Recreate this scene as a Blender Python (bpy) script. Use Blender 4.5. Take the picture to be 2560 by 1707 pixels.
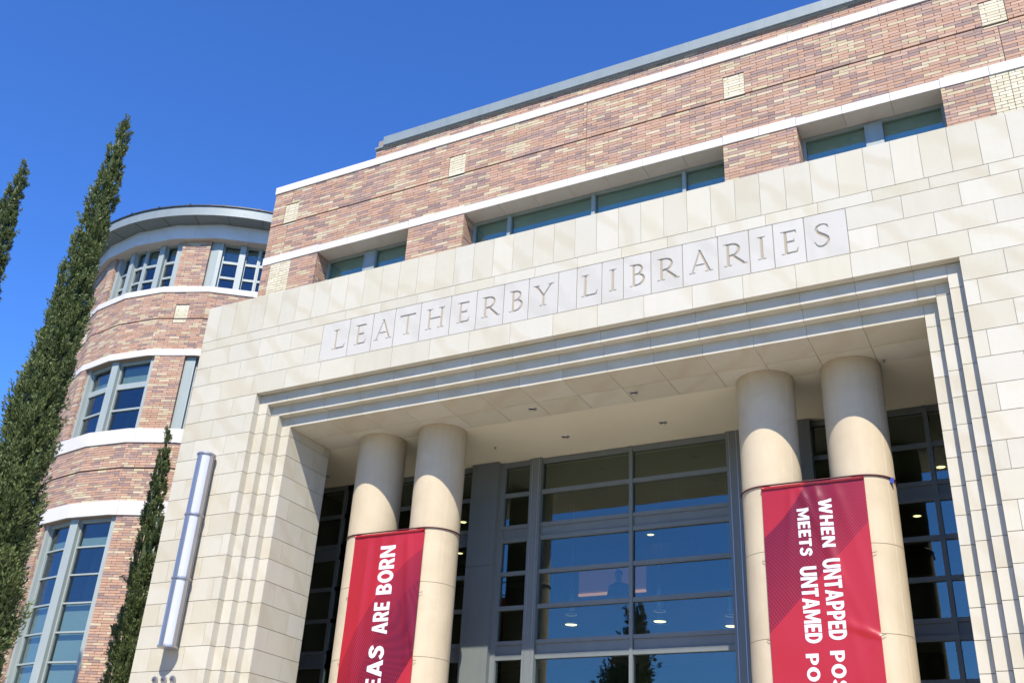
import bpy, bmesh, math, random
import numpy as np
from mathutils import Matrix, Vector
random.seed(7); rng = np.random.default_rng(7)
scene = bpy.context.scene
for o in list(bpy.data.objects): bpy.data.objects.remove(o)
C = bpy.context.collection

# ------------------------------------------------------------------ camera
CAM = Vector((0, -13.65, 1.6))
R0 = ((0.88512019, 0.46227531, 0.05351436), (-0.1731109, 0.43381544, -0.88421535), (-0.43196628, 0.77337294, 0.4640037))
cam = bpy.data.cameras.new('camera'); cam_o = bpy.data.objects.new('camera', cam); C.objects.link(cam_o)
m = Matrix.Identity(4)
for i in range(3):
    m[i][0] = R0[0][i]; m[i][1] = -R0[1][i]; m[i][2] = -R0[2][i]; m[i][3] = CAM[i]
cam_o.matrix_world = m
cam.sensor_width = 36; cam.lens = 2566.63 / 2560 * 36; cam.clip_end = 3000; cam.clip_start = .1
scene.camera = cam_o
# ------------------------------------------------------------------ sky, sun, exposure
SUN = Vector((.46, -1, 1.22)).normalized()           # towards the sun
elev = math.asin(SUN.z); azi = math.atan2(SUN.x, SUN.y)
w = bpy.data.worlds.new('World'); scene.world = w; w.use_nodes = True
nt = w.node_tree; bg = nt.nodes['Background']
sky = nt.nodes.new('ShaderNodeTexSky'); sky.sky_type = 'NISHITA'; sky.sun_disc = False
sky.sun_elevation = elev; sky.sun_rotation = azi
sky.altitude = 100; sky.air_density = 1.0; sky.dust_density = .05; sky.ozone_density = 2.5
bg.inputs['Strength'].default_value = .0858
gam = nt.nodes.new('ShaderNodeGamma'); gam.inputs[1].default_value = 1.2      # film-like deep blue zenith, pale horizon
tint = nt.nodes.new('ShaderNodeMix'); tint.data_type = 'RGBA'; tint.blend_type = 'MULTIPLY'; tint.inputs[0].default_value = 1
tint.inputs[7].default_value = (.514, .878, 1.395, 1)
nt.links.new(sky.outputs[0], gam.inputs[0]); nt.links.new(gam.outputs[0], tint.inputs[6]); nt.links.new(tint.outputs[2], bg.inputs[0])
sun = bpy.data.lights.new('sun', 'SUN'); sun.energy = 5.0; sun.angle = math.radians(.5); sun.color = (1, .915, .79)
sun_o = bpy.data.objects.new('sun', sun); C.objects.link(sun_o)
sun_o.rotation_euler = SUN.to_track_quat('Z', 'Y').to_euler(); sun_o.location = (10, -30, 40)
scene.view_settings.view_transform = 'Standard'; scene.view_settings.look = 'None'
scene.view_settings.gamma = 1; scene.view_settings.exposure = .84
scene.render.engine = 'CYCLES'
scene.cycles.max_bounces = 8; scene.cycles.diffuse_bounces = 4; scene.cycles.glossy_bounces = 4; scene.cycles.transparent_max_bounces = 12

# ------------------------------------------------------------------ helpers
WP = {}
def link(o, wp, parent=None):
    C.objects.link(o); WP[o] = Vector(wp)
    if parent: o.parent = parent; o.location = WP[o] - WP[parent]
    else: o.location = WP[o]
    return o
def tag(o, label, cat, group=None):
    o['label'] = label; o['category'] = cat
    if group: o['group'] = group
    return o
def thing(name, loc, label, cat, group=None):
    o = bpy.data.objects.new(name, None); o.empty_display_size = .3
    link(o, loc); return tag(o, label, cat, group)
class MB:
    def __init__(s): s.v = []; s.f = []; s.c = []
    def poly(s, pts, faces, col=None):
        b = len(s.v); s.v += [tuple(p) for p in pts]; s.f += [tuple(b + i for i in f) for f in faces]
        if col is not None: s.c += [col] * len(faces)
        return s
    def box(s, x0, x1, y0, y1, z0, z1, col=None):
        return s.poly([(x0,y0,z0),(x1,y0,z0),(x1,y1,z0),(x0,y1,z0),(x0,y0,z1),(x1,y0,z1),(x1,y1,z1),(x0,y1,z1)],
                      [(0,3,2,1),(4,5,6,7),(0,1,5,4),(1,2,6,5),(2,3,7,6),(3,0,4,7)], col)
    def prism(s, front, back, z0, z1, col=None):     # matching polylines (x,y), front seen from outside
        n = len(front)
        pts = [(p[0],p[1],z0) for p in front] + [(p[0],p[1],z1) for p in front] + [(p[0],p[1],z0) for p in back] + [(p[0],p[1],z1) for p in back]
        f = []
        for i in range(n-1):
            f += [(i,i+1,n+i+1,n+i),(2*n+i+1,2*n+i,3*n+i,3*n+i+1),(n+i,n+i+1,3*n+i+1,3*n+i),(i+1,i,2*n+i,2*n+i+1)]
        f += [(2*n,0,n,3*n),(n-1,3*n-1,4*n-1,2*n-1)]
        return s.poly(pts, f, col)
    def tube(s, path, r, n=8, closed=False, caps=True):
        P = [Vector(p) for p in path]; L = len(P); base = len(s.v); rs = r if hasattr(r, '__len__') else [r]*L
        ref = Vector((0,0,1))
        for i, p in enumerate(P):
            a = P[(i-1) % L] if (closed or i) else p; b = P[(i+1) % L] if (closed or i < L-1) else p
            t = (b - a).normalized(); u = t.cross(ref)
            if u.length < 1e-3: u = t.cross(Vector((1,0,0)))
            u.normalize(); vv = t.cross(u)
            for k in range(n):
                an = 2*math.pi*k/n; s.v.append(tuple(p + (u*math.cos(an) + vv*math.sin(an))*rs[i]))
        for i in range(L if closed else L-1):
            j = (i+1) % L
            for k in range(n): s.f.append((base+i*n+k, base+i*n+(k+1)%n, base+j*n+(k+1)%n, base+j*n+k))
        if caps and not closed:
            s.f.append(tuple(base+k for k in range(n))); s.f.append(tuple(base+(L-1)*n+k for k in reversed(range(n))))
        return s
    def lathe(s, cx, cy, prof, n=48, a0=0, a1=2*math.pi):  # prof: (r,z) bottom to top
        base = len(s.v); full = abs(a1-a0-2*math.pi) < 1e-6; N = n if full else n+1
        for r, z in prof:
            for k in range(N):
                an = a0+(a1-a0)*k/n; s.v.append((cx+r*math.cos(an), cy+r*math.sin(an), z))
        for i in range(len(prof)-1):
            for k in range(n):
                j = (k+1) % N; s.f.append((base+i*N+k, base+i*N+j, base+(i+1)*N+j, base+(i+1)*N+k))
        return s
    def build(s, name, mat, parent=None, smooth=False, kind=None, recalc=False):
        v = np.array(s.v, dtype=float); c = (v.min(0)+v.max(0))/2
        me = bpy.data.meshes.new(name); me.from_pydata((v-c).tolist(), [], s.f)
        if s.c:
            at = me.color_attributes.new('Col', 'FLOAT_COLOR', 'CORNER')
            cnt = [len(f) for f in s.f]; arr = np.repeat(np.array(s.c, dtype=np.float32), cnt, axis=0)
            arr = np.c_[arr, np.ones(len(arr), np.float32)]; at.data.foreach_set('color', arr.ravel())
        if recalc:
            bm = bmesh.new(); bm.from_mesh(me); bmesh.ops.recalc_face_normals(bm, faces=bm.faces); bm.to_mesh(me); bm.free()
        if smooth: me.polygons.foreach_set('use_smooth', [True]*len(me.polygons))
        me.materials.append(mat)
        o = bpy.data.objects.new(name, me); link(o, c, parent)
        if kind: o['kind'] = kind
        return o
def box(name, mat, parent, x0, x1, y0, y1, z0, z1): return MB().box(x0,x1,y0,y1,z0,z1).build(name, mat, parent)

# ------------------------------------------------------------------ materials
K = .66          # albedos are given as they look at exposure 0.2 and scaled to real-world values
class NT:
    def __init__(s, name):
        s.m = bpy.data.materials.new(name); s.m.use_nodes = True; s.t = s.m.node_tree; s.b = s.t.nodes['Principled BSDF']; s.out = s.t.nodes['Material Output']
    def n(s, typ, **kw):
        x = s.t.nodes.new('ShaderNode'+typ)
        for k, v in kw.items(): setattr(x, k, v)
        return x
    def l(s, a, b): s.t.links.new(a, b)
    def val(s, x, i, v):
        if hasattr(v, 'is_output'): s.l(v, x.inputs[i])
        else: x.inputs[i].default_value = v
    def math(s, op, a, b=None, c=None, clamp=False):
        x = s.n('Math', operation=op, use_clamp=clamp); s.val(x, 0, a)
        if b is not None: s.val(x, 1, b)
        if c is not None: s.val(x, 2, c)
        return x.outputs[0]
    def mix(s, fac, a, b, bt='MIX'):
        x = s.n('Mix', data_type='RGBA', blend_type=bt); s.val(x, 0, fac)
        for i, v in ((6, a), (7, b)):
            if hasattr(v, 'is_output'): s.l(v, x.inputs[i])
            else: x.inputs[i].default_value = (*(c*K for c in v), 1)
        return x.outputs[2]
    def noise(s, vec, scale, detail=3, rough=.55, dist=0):
        x = s.n('TexNoise'); s.l(vec, x.inputs['Vector']); x.inputs['Scale'].default_value = scale
        x.inputs['Detail'].default_value = detail; x.inputs['Roughness'].default_value = rough; x.inputs['Distortion'].default_value = dist
        return x.outputs['Fac']
    def ramp(s, fac, *st):
        x = s.n('ValToRGB'); e = x.color_ramp.elements
        while len(e) < len(st): e.new(.5)
        for k, (p, c) in zip(e, st): k.position = p; k.color = (*c, 1) if len(c) == 3 else c
        s.l(fac, x.inputs[0]); return x.outputs[0]
    def bump(s, h, strength=.2, dist=.01):
        x = s.n('Bump'); x.inputs['Strength'].default_value = strength; x.inputs['Distance'].default_value = dist
        s.l(h, x.inputs['Height']); s.l(x.outputs[0], s.b.inputs['Normal'])
    def pos(s): return s.n('NewGeometry').outputs['Position']
    def rpos(s):        # world position shifted by a random amount for each object
        oi = s.n('ObjectInfo').outputs['Random']; cb = s.n('CombineXYZ')
        for i, k in enumerate((37., 91., 53.)): s.l(s.math('MULTIPLY', oi, k), cb.inputs[i])
        a = s.n('VectorMath', operation='ADD'); s.l(s.pos(), a.inputs[0]); s.l(cb.outputs[0], a.inputs[1])
        return a.outputs[0], oi
    def set(s, col=None, rough=None, metal=None, spec=None):
        if col is not None:
            if hasattr(col, 'is_output'): s.l(col, s.b.inputs['Base Color'])
            else: s.b.inputs['Base Color'].default_value = (*(c*K for c in col), 1)
        if rough is not None: s.val(s.b, 'Roughness', rough)
        if metal is not None: s.b.inputs['Metallic'].default_value = metal
        if spec is not None: s.b.inputs['Specular IOR Level'].default_value = spec
        return s.m
def stone_mat(name, ca, cb, vein, var=.10, rough=.8):
    N = NT(name); v, oi = N.rpos()
    big = N.noise(v, 1.1, 4, .55, 1.6); fine = N.noise(v, 60, 4, .7)
    tone = N.math('ADD', N.math('MULTIPLY', big, .62), N.math('MULTIPLY', N.math('FRACT', N.math('MULTIPLY', oi, 13.7)), .38))
    col = N.mix(N.ramp(tone, (.30, (0,0,0)), (.72, (1,1,1))), ca, cb)
    wv = N.n('TexWave', wave_type='BANDS', bands_direction='DIAGONAL'); N.l(v, wv.inputs['Vector'])
    for k, x in (('Scale', .55), ('Distortion', 9), ('Detail', 3), ('Detail Scale', .7)): wv.inputs[k].default_value = x
    vf = N.math('MULTIPLY', N.ramp(wv.outputs['Fac'], (.72, (0,0,0)), (.98, (1,1,1))), .42)
    col = N.mix(vf, col, vein)
    br = N.math('MULTIPLY_ADD', oi, var*2, 1-var)
    br = N.math('MULTIPLY', br, N.math('MULTIPLY_ADD', fine, .14, .93))
    mul = N.n('Vector' 'Math', operation='SCALE'); N.l(col, mul.inputs[0]); N.l(br, mul.inputs['Scale'])
    # faint rain streaks
    sp = N.n('SeparateXYZ'); N.l(N.pos(), sp.inputs[0]); cbn = N.n('CombineXYZ')
    N.l(N.math('MULTIPLY', sp.outputs[0], 5), cbn.inputs[0]); N.l(N.math('MULTIPLY', sp.outputs[1], 5), cbn.inputs[1]); N.l(N.math('MULTIPLY', sp.outputs[2], .35), cbn.inputs[2])
    st = N.ramp(N.noise(cbn.outputs[0], 1, 4, .6), (.52, (0,0,0)), (.8, (1,1,1)))
    fin = N.mix(N.math('MULTIPLY', st, .22), mul.outputs[0], (ca[0]*.74, ca[1]*.72, ca[2]*.68))
    N.bump(N.noise(v, 140, 3, .7), .12, .004)
    return N.set(fin, rough, spec=.3)
M = {}
M['stone'] = stone_mat('sandstone', (.625, .60, .51), (.585, .55, .435), (.535, .475, .345), .04)
M['stone_inner'] = M['stone']
M['limestone'] = stone_mat('white_limestone', (.60, .585, .535), (.565, .55, .505), (.51, .49, .44), .03)
M['band'] = stone_mat('white_band_stone', (.78, .755, .73), (.73, .705, .675), (.70, .66, .61), .03)
N = NT('mortar'); M['mortar'] = N.set(N.mix(N.noise(N.pos(), 40), (.36, .29, .235), (.30, .245, .195)), .95)
N = NT('sealant_joint'); M['joint'] = N.set((.42, .355, .265), .9)
N = NT('brick'); at = N.n('VertexColor', layer_name='Col')
b1 = N.noise(N.pos(), 9, 3); b2 = N.noise(N.pos(), 120, 3, .7)
sc = N.n('VectorMath', operation='SCALE'); N.l(at.outputs[0], sc.inputs[0])
N.l(N.math('MULTIPLY', N.math('MULTIPLY_ADD', b1, .34, .83), N.math('MULTIPLY_ADD', b2, .3, .85)), sc.inputs['Scale'])
N.bump(b2, .3, .004); M['brick'] = N.set(sc.outputs[0], .85, spec=.25)
def column_mat():
    N = NT('cast_stone_column'); p = N.pos(); n1 = N.noise(p, 1.3, 4, .6, .6); n2 = N.noise(p, 55, 3, .7)
    col = N.mix(N.ramp(n1, (.35, (0,0,0)), (.7, (1,1,1))), (.65, .555, .395), (.575, .48, .33))
    sp = N.n('SeparateXYZ'); N.l(p, sp.inputs[0]); cb = N.n('CombineXYZ')
    for i, k in enumerate((7, 7, .3)): N.l(N.math('MULTIPLY', sp.outputs[i], k), cb.inputs[i])
    st = N.ramp(N.noise(cb.outputs[0], 1, 4, .6), (.5, (0,0,0)), (.8, (1,1,1)))
    col = N.mix(N.math('MULTIPLY', st, .25), col, (.44, .37, .27))
    N.bump(n2, .15, .003); return N.set(col, .75, spec=.3)
M['column'] = column_mat()
N = NT('painted_plaster'); p = N.pos(); M['plaster'] = N.set(N.mix(N.ramp(N.noise(p, .8, 4), (.35, (0,0,0)), (.7, (1,1,1))), (.74, .70, .54), (.69, .65, .495)), .85); 
def paint(name, ca, cb, rough=.45, metal=0.):
    N = NT(name); v, oi = N.rpos(); n1 = N.noise(v, 1.6, 4, .6); n2 = N.noise(v, 25, 3, .7)
    sp = N.n('SeparateXYZ'); N.l(N.pos(), sp.inputs[0]); cb_ = N.n('CombineXYZ')
    for i, k in enumerate((6, 6, .4)): N.l(N.math('MULTIPLY', sp.outputs[i], k), cb_.inputs[i])
    st = N.noise(cb_.outputs[0], 1, 3, .6)
    col = N.mix(N.ramp(N.math('MULTIPLY_ADD', st, .5, N.math('MULTIPLY', n1, .5)), (.35, (0,0,0)), (.65, (1,1,1))), ca, cb)
    N.val(N.b, 'Roughness', N.math('MULTIPLY_ADD', n2, .25, rough-.12)); return N.set(col, None, metal, .4)
M['frame'] = paint('grey_green_frame_paint', (.39, .45, .435), (.35, .405, .395))
M['entry'] = paint('frame_paint_porch_shade', (.19, .215, .215), (.165, .19, .19))  # same frame paint, darkened so its colour carries the porch shade
M['zinc'] = paint('zinc_roof_sheet', (.29, .345, .355), (.25, .30, .315), .5, .1)
M['dark'] = paint('dark_metal_edge', (.05, .055, .06), (.035, .038, .042))
M['steel'] = paint('brushed_aluminium', (.62, .60, .62), (.52, .51, .53), .35, .8)
def glass_mat(name, refl, tint, gc=(.80, .86, .84)):
    N = NT(name); t = N.n('BsdfTransparent'); t.inputs[0].default_value = (*tint, 1); g = N.n('BsdfGlossy'); g.inputs[0].default_value = (*gc, 1); g.inputs['Roughness'].default_value = .002
    fr = N.n('LayerWeight'); fr.inputs[0].default_value = .5; fz = N.math('MULTIPLY', N.math('POWER', fr.outputs['Facing'], 4), .9)
    wob = N.noise(N.pos(), 1.4, 2); bp = N.n('Bump'); bp.inputs['Strength'].default_value = .05; bp.inputs['Distance'].default_value = .02; N.l(wob, bp.inputs['Height']); N.l(bp.outputs[0], g.inputs['Normal'])
    mx = N.n('MixShader'); N.l(N.math('ADD', fz, refl, clamp=True), mx.inputs[0]); N.l(t.outputs[0], mx.inputs[1]); N.l(g.outputs[0], mx.inputs[2]); N.l(mx.outputs[0], N.out.inputs[0])
    return N.m
M['glass'] = glass_mat('coated_glass', .10, (.62, .70, .64))
M['glass_ribbon'] = glass_mat('ribbon_window_glass', .13, (.80, .90, .86))
M['glass_dark'] = glass_mat('tinted_glass', .085, (.72, .80, .80), (.72,.74,.80))
N = NT('roller_blind'); M['blind'] = N.set(N.mix(N.noise(N.pos(), 3), (.52, .56, .46), (.46, .50, .42)), .9)
N = NT('teal_roller_blind'); M['blind_teal'] = N.set(N.mix(N.noise(N.pos(), 3), (.40, .50, .44), (.36, .45, .40)), .9)
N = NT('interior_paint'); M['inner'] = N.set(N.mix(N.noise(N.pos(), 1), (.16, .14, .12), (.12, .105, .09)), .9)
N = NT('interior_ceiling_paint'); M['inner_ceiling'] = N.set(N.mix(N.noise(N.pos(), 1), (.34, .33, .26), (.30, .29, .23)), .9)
N = NT('wood_veneer'); M['wood'] = N.set(N.mix(N.noise(N.pos(), 4, 4, .6, 2), (.22, .10, .045), (.14, .06, .03)), .5)
def emit(name, col, st):
    N = NT(name); N.b.inputs['Emission Color'].default_value = (*col, 1); N.b.inputs['Emission Strength'].default_value = st
    return N.set((.8,.75,.6), .5)
M['lamp_warm'] = emit('lit_warm_lamp', (1, .78, .38), 3.3)
M['lamp_panel'] = emit('backlit_amber_panel', (1, .36, .17), .07)
M['lamp_strip'] = emit('lit_amber_strip', (1, .42, .16), .6)
N = NT('white_acrylic'); N.b.inputs['Subsurface Weight'].default_value = .0; M['acrylic'] = N.set(N.mix(N.noise(N.pos(), 2), (.60, .63, .655), (.575, .60, .63)), .25, spec=.5)

# ================================================================== STRUCTURE: ground
def ground_mat():
    N = NT('concrete_paving'); p = N.pos(); br = N.n('TexBrick'); N.l(p, br.inputs['Vector'])
    br.inputs['Color1'].default_value = (.72,.65,.54,1); br.inputs['Color2'].default_value = (.68,.61,.50,1); br.inputs['Mortar'].default_value = (.25,.23,.2,1)
    br.inputs['Scale'].default_value = .5; br.inputs['Mortar Size'].default_value = .008; br.offset = 0
    return N.set(N.mix(N.noise(p, 2, 5), br.outputs[0], (.5,.47,.42), 'MULTIPLY') if False else br.outputs[0], .85)
N = NT('lawn_and_asphalt'); gm = N.set(N.mix(N.ramp(N.noise(N.pos(), .06, 4), (.45,(0,0,0)), (.55,(1,1,1))), (.045,.07,.025), (.07,.07,.068)), .95)
g = MB().poly([(-600,-600,0),(600,-600,0),(600,600,0),(-600,600,0)], [(0,1,2,3)]).build('ground', gm); g['kind'] = 'structure'
g = MB().box(-24, 12, -16, 3.5, -.1, .006).build('plaza', ground_mat()); g['kind'] = 'structure'

# ================================================================== THE LIBRARY (main block with stone portal)
XC = -6.865
def mir(x): return 2*XC - x
lib = thing('library_building', (XC, 4, 0), 'brick library block with pale sandstone entrance portal and carved name', 'building')
XPL = -15.03; XPR = mir(XPL); ZT = 12.03; Z0 = 9.745; SD = .145; SW = .206
xL = [-13.258 + .2005*k for k in range(4)]; xR = [mir(x) for x in xL]; zz = [Z0 - .2083*k for k in range(4)]; ZS = zz[3]; YJ = 1.71; GAP = .0045
# ---- mortar core behind the stones
core = MB(); e = .02
core.box(XPL+e, XPR-e, e, 1.6, Z0+e, ZT-e)
for k in (1,2,3): core.box(xL[0], xR[0], SD*k+e, 1.66, zz[k]+e, Z0+.1)
for a, s in ((XPL, -1), (XPR, 1)):
    xs = [(x if s < 0 else mir(x)) for x in xL]
    lo, hi = sorted((a - s*e, xs[0] + s*e)); core.box(lo, hi, e, YJ-e, 0, Z0+.1)
    for k in (1,2,3):
        lo, hi = sorted((a - s*(e+.003*k), xs[k] + s*e)); core.box(lo, hi, SD*k+e, YJ-e-.001*k, 0, zz[k]+.06)
portal = core.build('portal_core', M['joint'], lib)
def stone(name, x0, x1, y0, y1, z0, z1, mat='stone', gx=True, gz=True, parent=portal):
    j = lambda: random.uniform(-.0012, .0012)
    b = MB().box(x0+(GAP*.6 if gx else 0), x1-(GAP*.6 if gx else 0), y0+j(), y1, z0+(GAP if gz else 0), z1-(GAP if gz else 0))
    return b.build(name, M[mat], parent)
def cuts(a, b, start, step):
    k0 = math.ceil((a-start)/step); r = [a]
    x = start + k0*step
    while x < b-.06:
        if x > a+.06: r.append(x)
        x += step
    return r + [b]
def course(name, xs, y0, y1, z0, z1, mat='stone'):
    for a, b in zip(xs[:-1], xs[1:]): stone(name, a, b, y0, y1, z0, z1, mat)
course('upright_slab', cuts(XPL, XPR, .472, .4093), 0, .12, 11.20, ZT)
course('thin_stone', cuts(XPL, XPR, -3.152, .8186), 0, .12, 10.985, 11.20)
PX = [-11.835,-11.19,-10.646,-10.149,-9.582,-8.938,-8.393,-7.839,-7.346,-6.774,-6.424,-5.961,-5.571,-5.084,-4.539,-3.945,-3.437,-3.053,-2.568,-1.926]
course('facade_stone', cuts(XPL, PX[0], mir(-.313), .803), 0, .12, 10.572, 10.985)
course('facade_stone', cuts(PX[-1], XPR, -.313, .803), 0, .12, 10.572, 10.985)
course('facade_stone', cuts(XPL, PX[0], mir(-.705), .803), 0, .12, 10.168, 10.572)
course('facade_stone', cuts(PX[-1], XPR, -.705, .803), 0, .12, 10.168, 10.572)
course('facade_stone', cuts(XPL, XPR, -.297, .8195), 0, .14, Z0, 10.168)
NC = 24; CH = .4007
for k in range(NC+1):
    z1 = Z0 - CH*k; z0 = max(z1-CH, .0)
    if z1 < .05: break
    vis = z1 > 3.4
    for s in (-1, 1):
        f = (lambda x: x) if s < 0 else mir
        js = (mir(-.293), mir(.527)) if k % 2 else (mir(.10), mir(.92))
        xs = sorted([XPL, xL[0]] + list(js)); xs = [f(x) for x in xs]; xs.sort()
        for a, b in zip(xs[:-1], xs[1:]): stone('pier_stone', a, b, 0, YJ if (a == min(xs) and s < 0) or (b == max(xs) and s > 0) else .34, z0, z1)
        for q in (1,2,3):
            top = zz[q-1] if k == 0 else z1
            if z0 > zz[q-1] - .05: continue
            t1 = min(z1, zz[q-1])
            a, b = sorted((f(xL[q-1]), f(xL[q])))
            dep = .3
            if q == 3: dep = .32 if k % 2 else .80
            if z0 < t1-.02: stone('jamb_stone', a+(-GAP if s<0 else GAP), b+(GAP if s<0 else -GAP), SD*q, SD*q+dep, z0, t1)
        zt = min(z1, ZS)
        if zt - z0 > .03:
            ys = (SD*3+.32, 1.55, YJ) if k % 2 else (SD*3+.80, YJ)
            for ya, yb in zip(ys[:-1], ys[1:]):
                a, b = sorted((f(xL[3]), f(xL[3]-.12)))
                MB().box(a, b, ya+GAP, yb-(GAP if yb < YJ else 0), z0+GAP, zt-GAP).build('jamb_stone', M['stone'], portal)
lx = cuts(xL[0], xR[0], -1.936, .8195)
for q in (1,2,3):
    xs = [x for x in lx if xL[q]+.05 < x < xR[q]-.05]; xs = [xL[q]-GAP] + xs + [xR[q]+GAP]
    for a, b in zip(xs[:-1], xs[1:]): stone('lintel_stone', a, b, SD*q, (SD*q+.3) if q < 3 else 1.09, zz[q], zz[q-1], gz=False)
xs = [x for x in lx if xL[3]+.05 < x < xR[3]-.05]; xs = [xL[3]] + xs + [xR[3]]
for a, b in zip(xs[:-1], xs[1:]): MB().box(a+GAP, b-GAP, 1.09+2*GAP, YJ, ZS, ZS+.12).build('soffit_slab', M['stone'], portal)

# ---- carved name panels (V-cut letters are part of the stone surface)
def G(ch):
    T, t, s = .120, .066, .040
    bs = lambda x: [([(x-.14,.012),(x+.14,.012)], [s,s])]
    ts = lambda x: [([(x-.14,.988),(x+.14,.988)], [s,s])]
    stem = lambda x: [([(x,.05),(x,.95)], [T,T])] + bs(x) + ts(x)
    def bowl(x, y0, y1, rx, wmax, dx):
        cy = (y0+y1)/2; ry = (y1-y0)/2; pts = [(x,y1)]; wd = [t]
        for i in range(11):
            a = math.pi/2 - math.pi*i/10; pts.append((dx+rx*math.cos(a), cy+ry*math.sin(a))); wd.append(t+(wmax-t)*math.cos(a)**1.5 if math.cos(a) > 0 else t)
        return [(pts+[(x,y0)], wd+[t])]
    if ch == 'L': return .70, stem(.16) + [([(.16,.035),(.66,.035)],[t,t]), ([(.645,.03),(.70,.2)],[t,.03])]
    if ch == 'E': return .62, stem(.16) + [([(.16,.965),(.55,.965)],[t,t]), ([(.545,.97),(.57,.82)],[t,.03]), ([(.16,.52),(.48,.52)],[t,t]), ([(.48,.60),(.48,.44)],[.035,.035]), ([(.16,.035),(.58,.035)],[t,t]), ([(.57,.03),(.62,.19)],[t,.03])]
    if ch == 'A': return .87, [([(.10,.04),(.42,.98)],[t,t]), ([(.405,.98),(.755,.05)],[T*.85,T]), ([(.21,.35),(.65,.35)],[t*.8,t*.8]), ([(-.02,.012),(.20,.012)],[s,s]), ([(.63,.012),(.91,.012)],[s,s])]
    if ch == 'T': return .86, [([(.43,.05),(.43,.95)],[T,T])] + bs(.43) + [([(.04,.965),(.82,.965)],[t,t]), ([(.05,.97),(.02,.82)],[t,.03]), ([(.81,.97),(.84,.82)],[t,.03])]
    if ch == 'H': return .95, stem(.16) + stem(.79) + [([(.16,.52),(.79,.52)],[t*.9,t*.9])]
    if ch == 'R': return .80, stem(.16) + bowl(.16,.46,.965,.25,T,.34) + [([(.33,.47),(.74,.05)],[T*.8,T]), ([(.70,.012),(.90,.012)],[s,s])]
    if ch == 'B': return .64, stem(.16) + bowl(.16,.53,.965,.20,T*.9,.30) + bowl(.16,.035,.53,.25,T,.33)
    if ch == 'Y': return .82, [([(.08,.95),(.41,.46)],[T,T*.9]), ([(.75,.97),(.41,.46)],[t,t]), ([(.41,.5),(.41,.05)],[T,T])] + bs(.41) + [([(-.06,.988),(.20,.988)],[s,s]), ([(.64,.988),(.88,.988)],[s,s])]
    if ch == 'I': return .32, stem(.16)
    if ch == 'S':
        P = [(.545,.84),(.50,.93),(.40,.975),(.28,.97),(.16,.90),(.12,.78),(.17,.66),(.29,.56),(.41,.47),(.51,.37),(.54,.24),(.48,.11),(.36,.035),(.22,.03),(.11,.09),(.05,.22)]
        W_ = [.05,.05,.055,.065,.08,.10,.12,.13,.13,.12,.10,.085,.07,.06,.05,.04]
        return .60, [(P, W_), ([(.53,.92),(.57,.78)],[.045,.03]), ([(.10,.10),(.03,.26)],[.045,.03])]
    return 0, []
def letter_panel(x0, x1, ch, cx=None):
    h0, h1 = 10.168, 10.985; st = .0085
    nx = int((x1-x0)/st); nz = int((h1-h0)/st)
    X, Z = np.meshgrid(np.linspace(x0+.007, x1-.007, nx), np.linspace(h0+.006, h1-.006, nz))
    D = np.zeros_like(X)
    wd, strokes = G(ch); H = .415; ox = (cx if cx is not None else (x0+x1)/2) - wd*H/2; oz = 10.382
    U = (X-ox)/H; V = (Z-oz)/H
    for P, Wd in strokes:
        for (a, b, wa, wb) in zip(P[:-1], P[1:], Wd[:-1], Wd[1:]):
            dx, dy = b[0]-a[0], b[1]-a[1]; L2 = dx*dx+dy*dy
            t = np.clip(((U-a[0])*dx+(V-a[1])*dy)/L2, 0, 1)
            d = np.hypot(U-a[0]-t*dx, V-a[1]-t*dy)
            D = np.maximum(D, (wa+(wb-wa)*t)/2 - d)
    Y = np.maximum(D, 0)*H*2.6 + .001
    n = nx*nz; v = np.c_[X.ravel(), Y.ravel(), Z.ravel()]
    idx = np.arange(n).reshape(nz, nx); f = np.stack([idx[:-1,:-1], idx[:-1,1:], idx[1:,1:], idx[1:,:-1]], -1).reshape(-1,4).tolist()
    rim = list(idx[0,:]) + list(idx[1:,-1]) + list(idx[-1,-2::-1]) + list(idx[-2:0:-1,0])
    bk = v[rim].copy(); bk[:,1] = .1; v = np.vstack([v, bk]); nr = len(rim)
    f += [(int(rim[i]), n+i, n+(i+1)%nr, int(rim[(i+1)%nr])) for i in range(nr)]
    mb = MB(); mb.v = v.tolist(); mb.f = f
    o = mb.build('name_panel', M['limestone'], portal); o['label'] = ('white limestone panel with carved letter ' + ch) if ch.strip() else 'blank white limestone panel between the two carved words'
for (a, b), ch in zip(zip(PX[:-1], PX[1:]), 'LEATHERBY LIBRARIES'):
    if ch == 'L' and a < -11.5: letter_panel(a, b, ch, -11.42)
    elif ch == 'S': letter_panel(a, b, ch, -2.32)
    else: letter_panel(a, b, ch)

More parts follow.
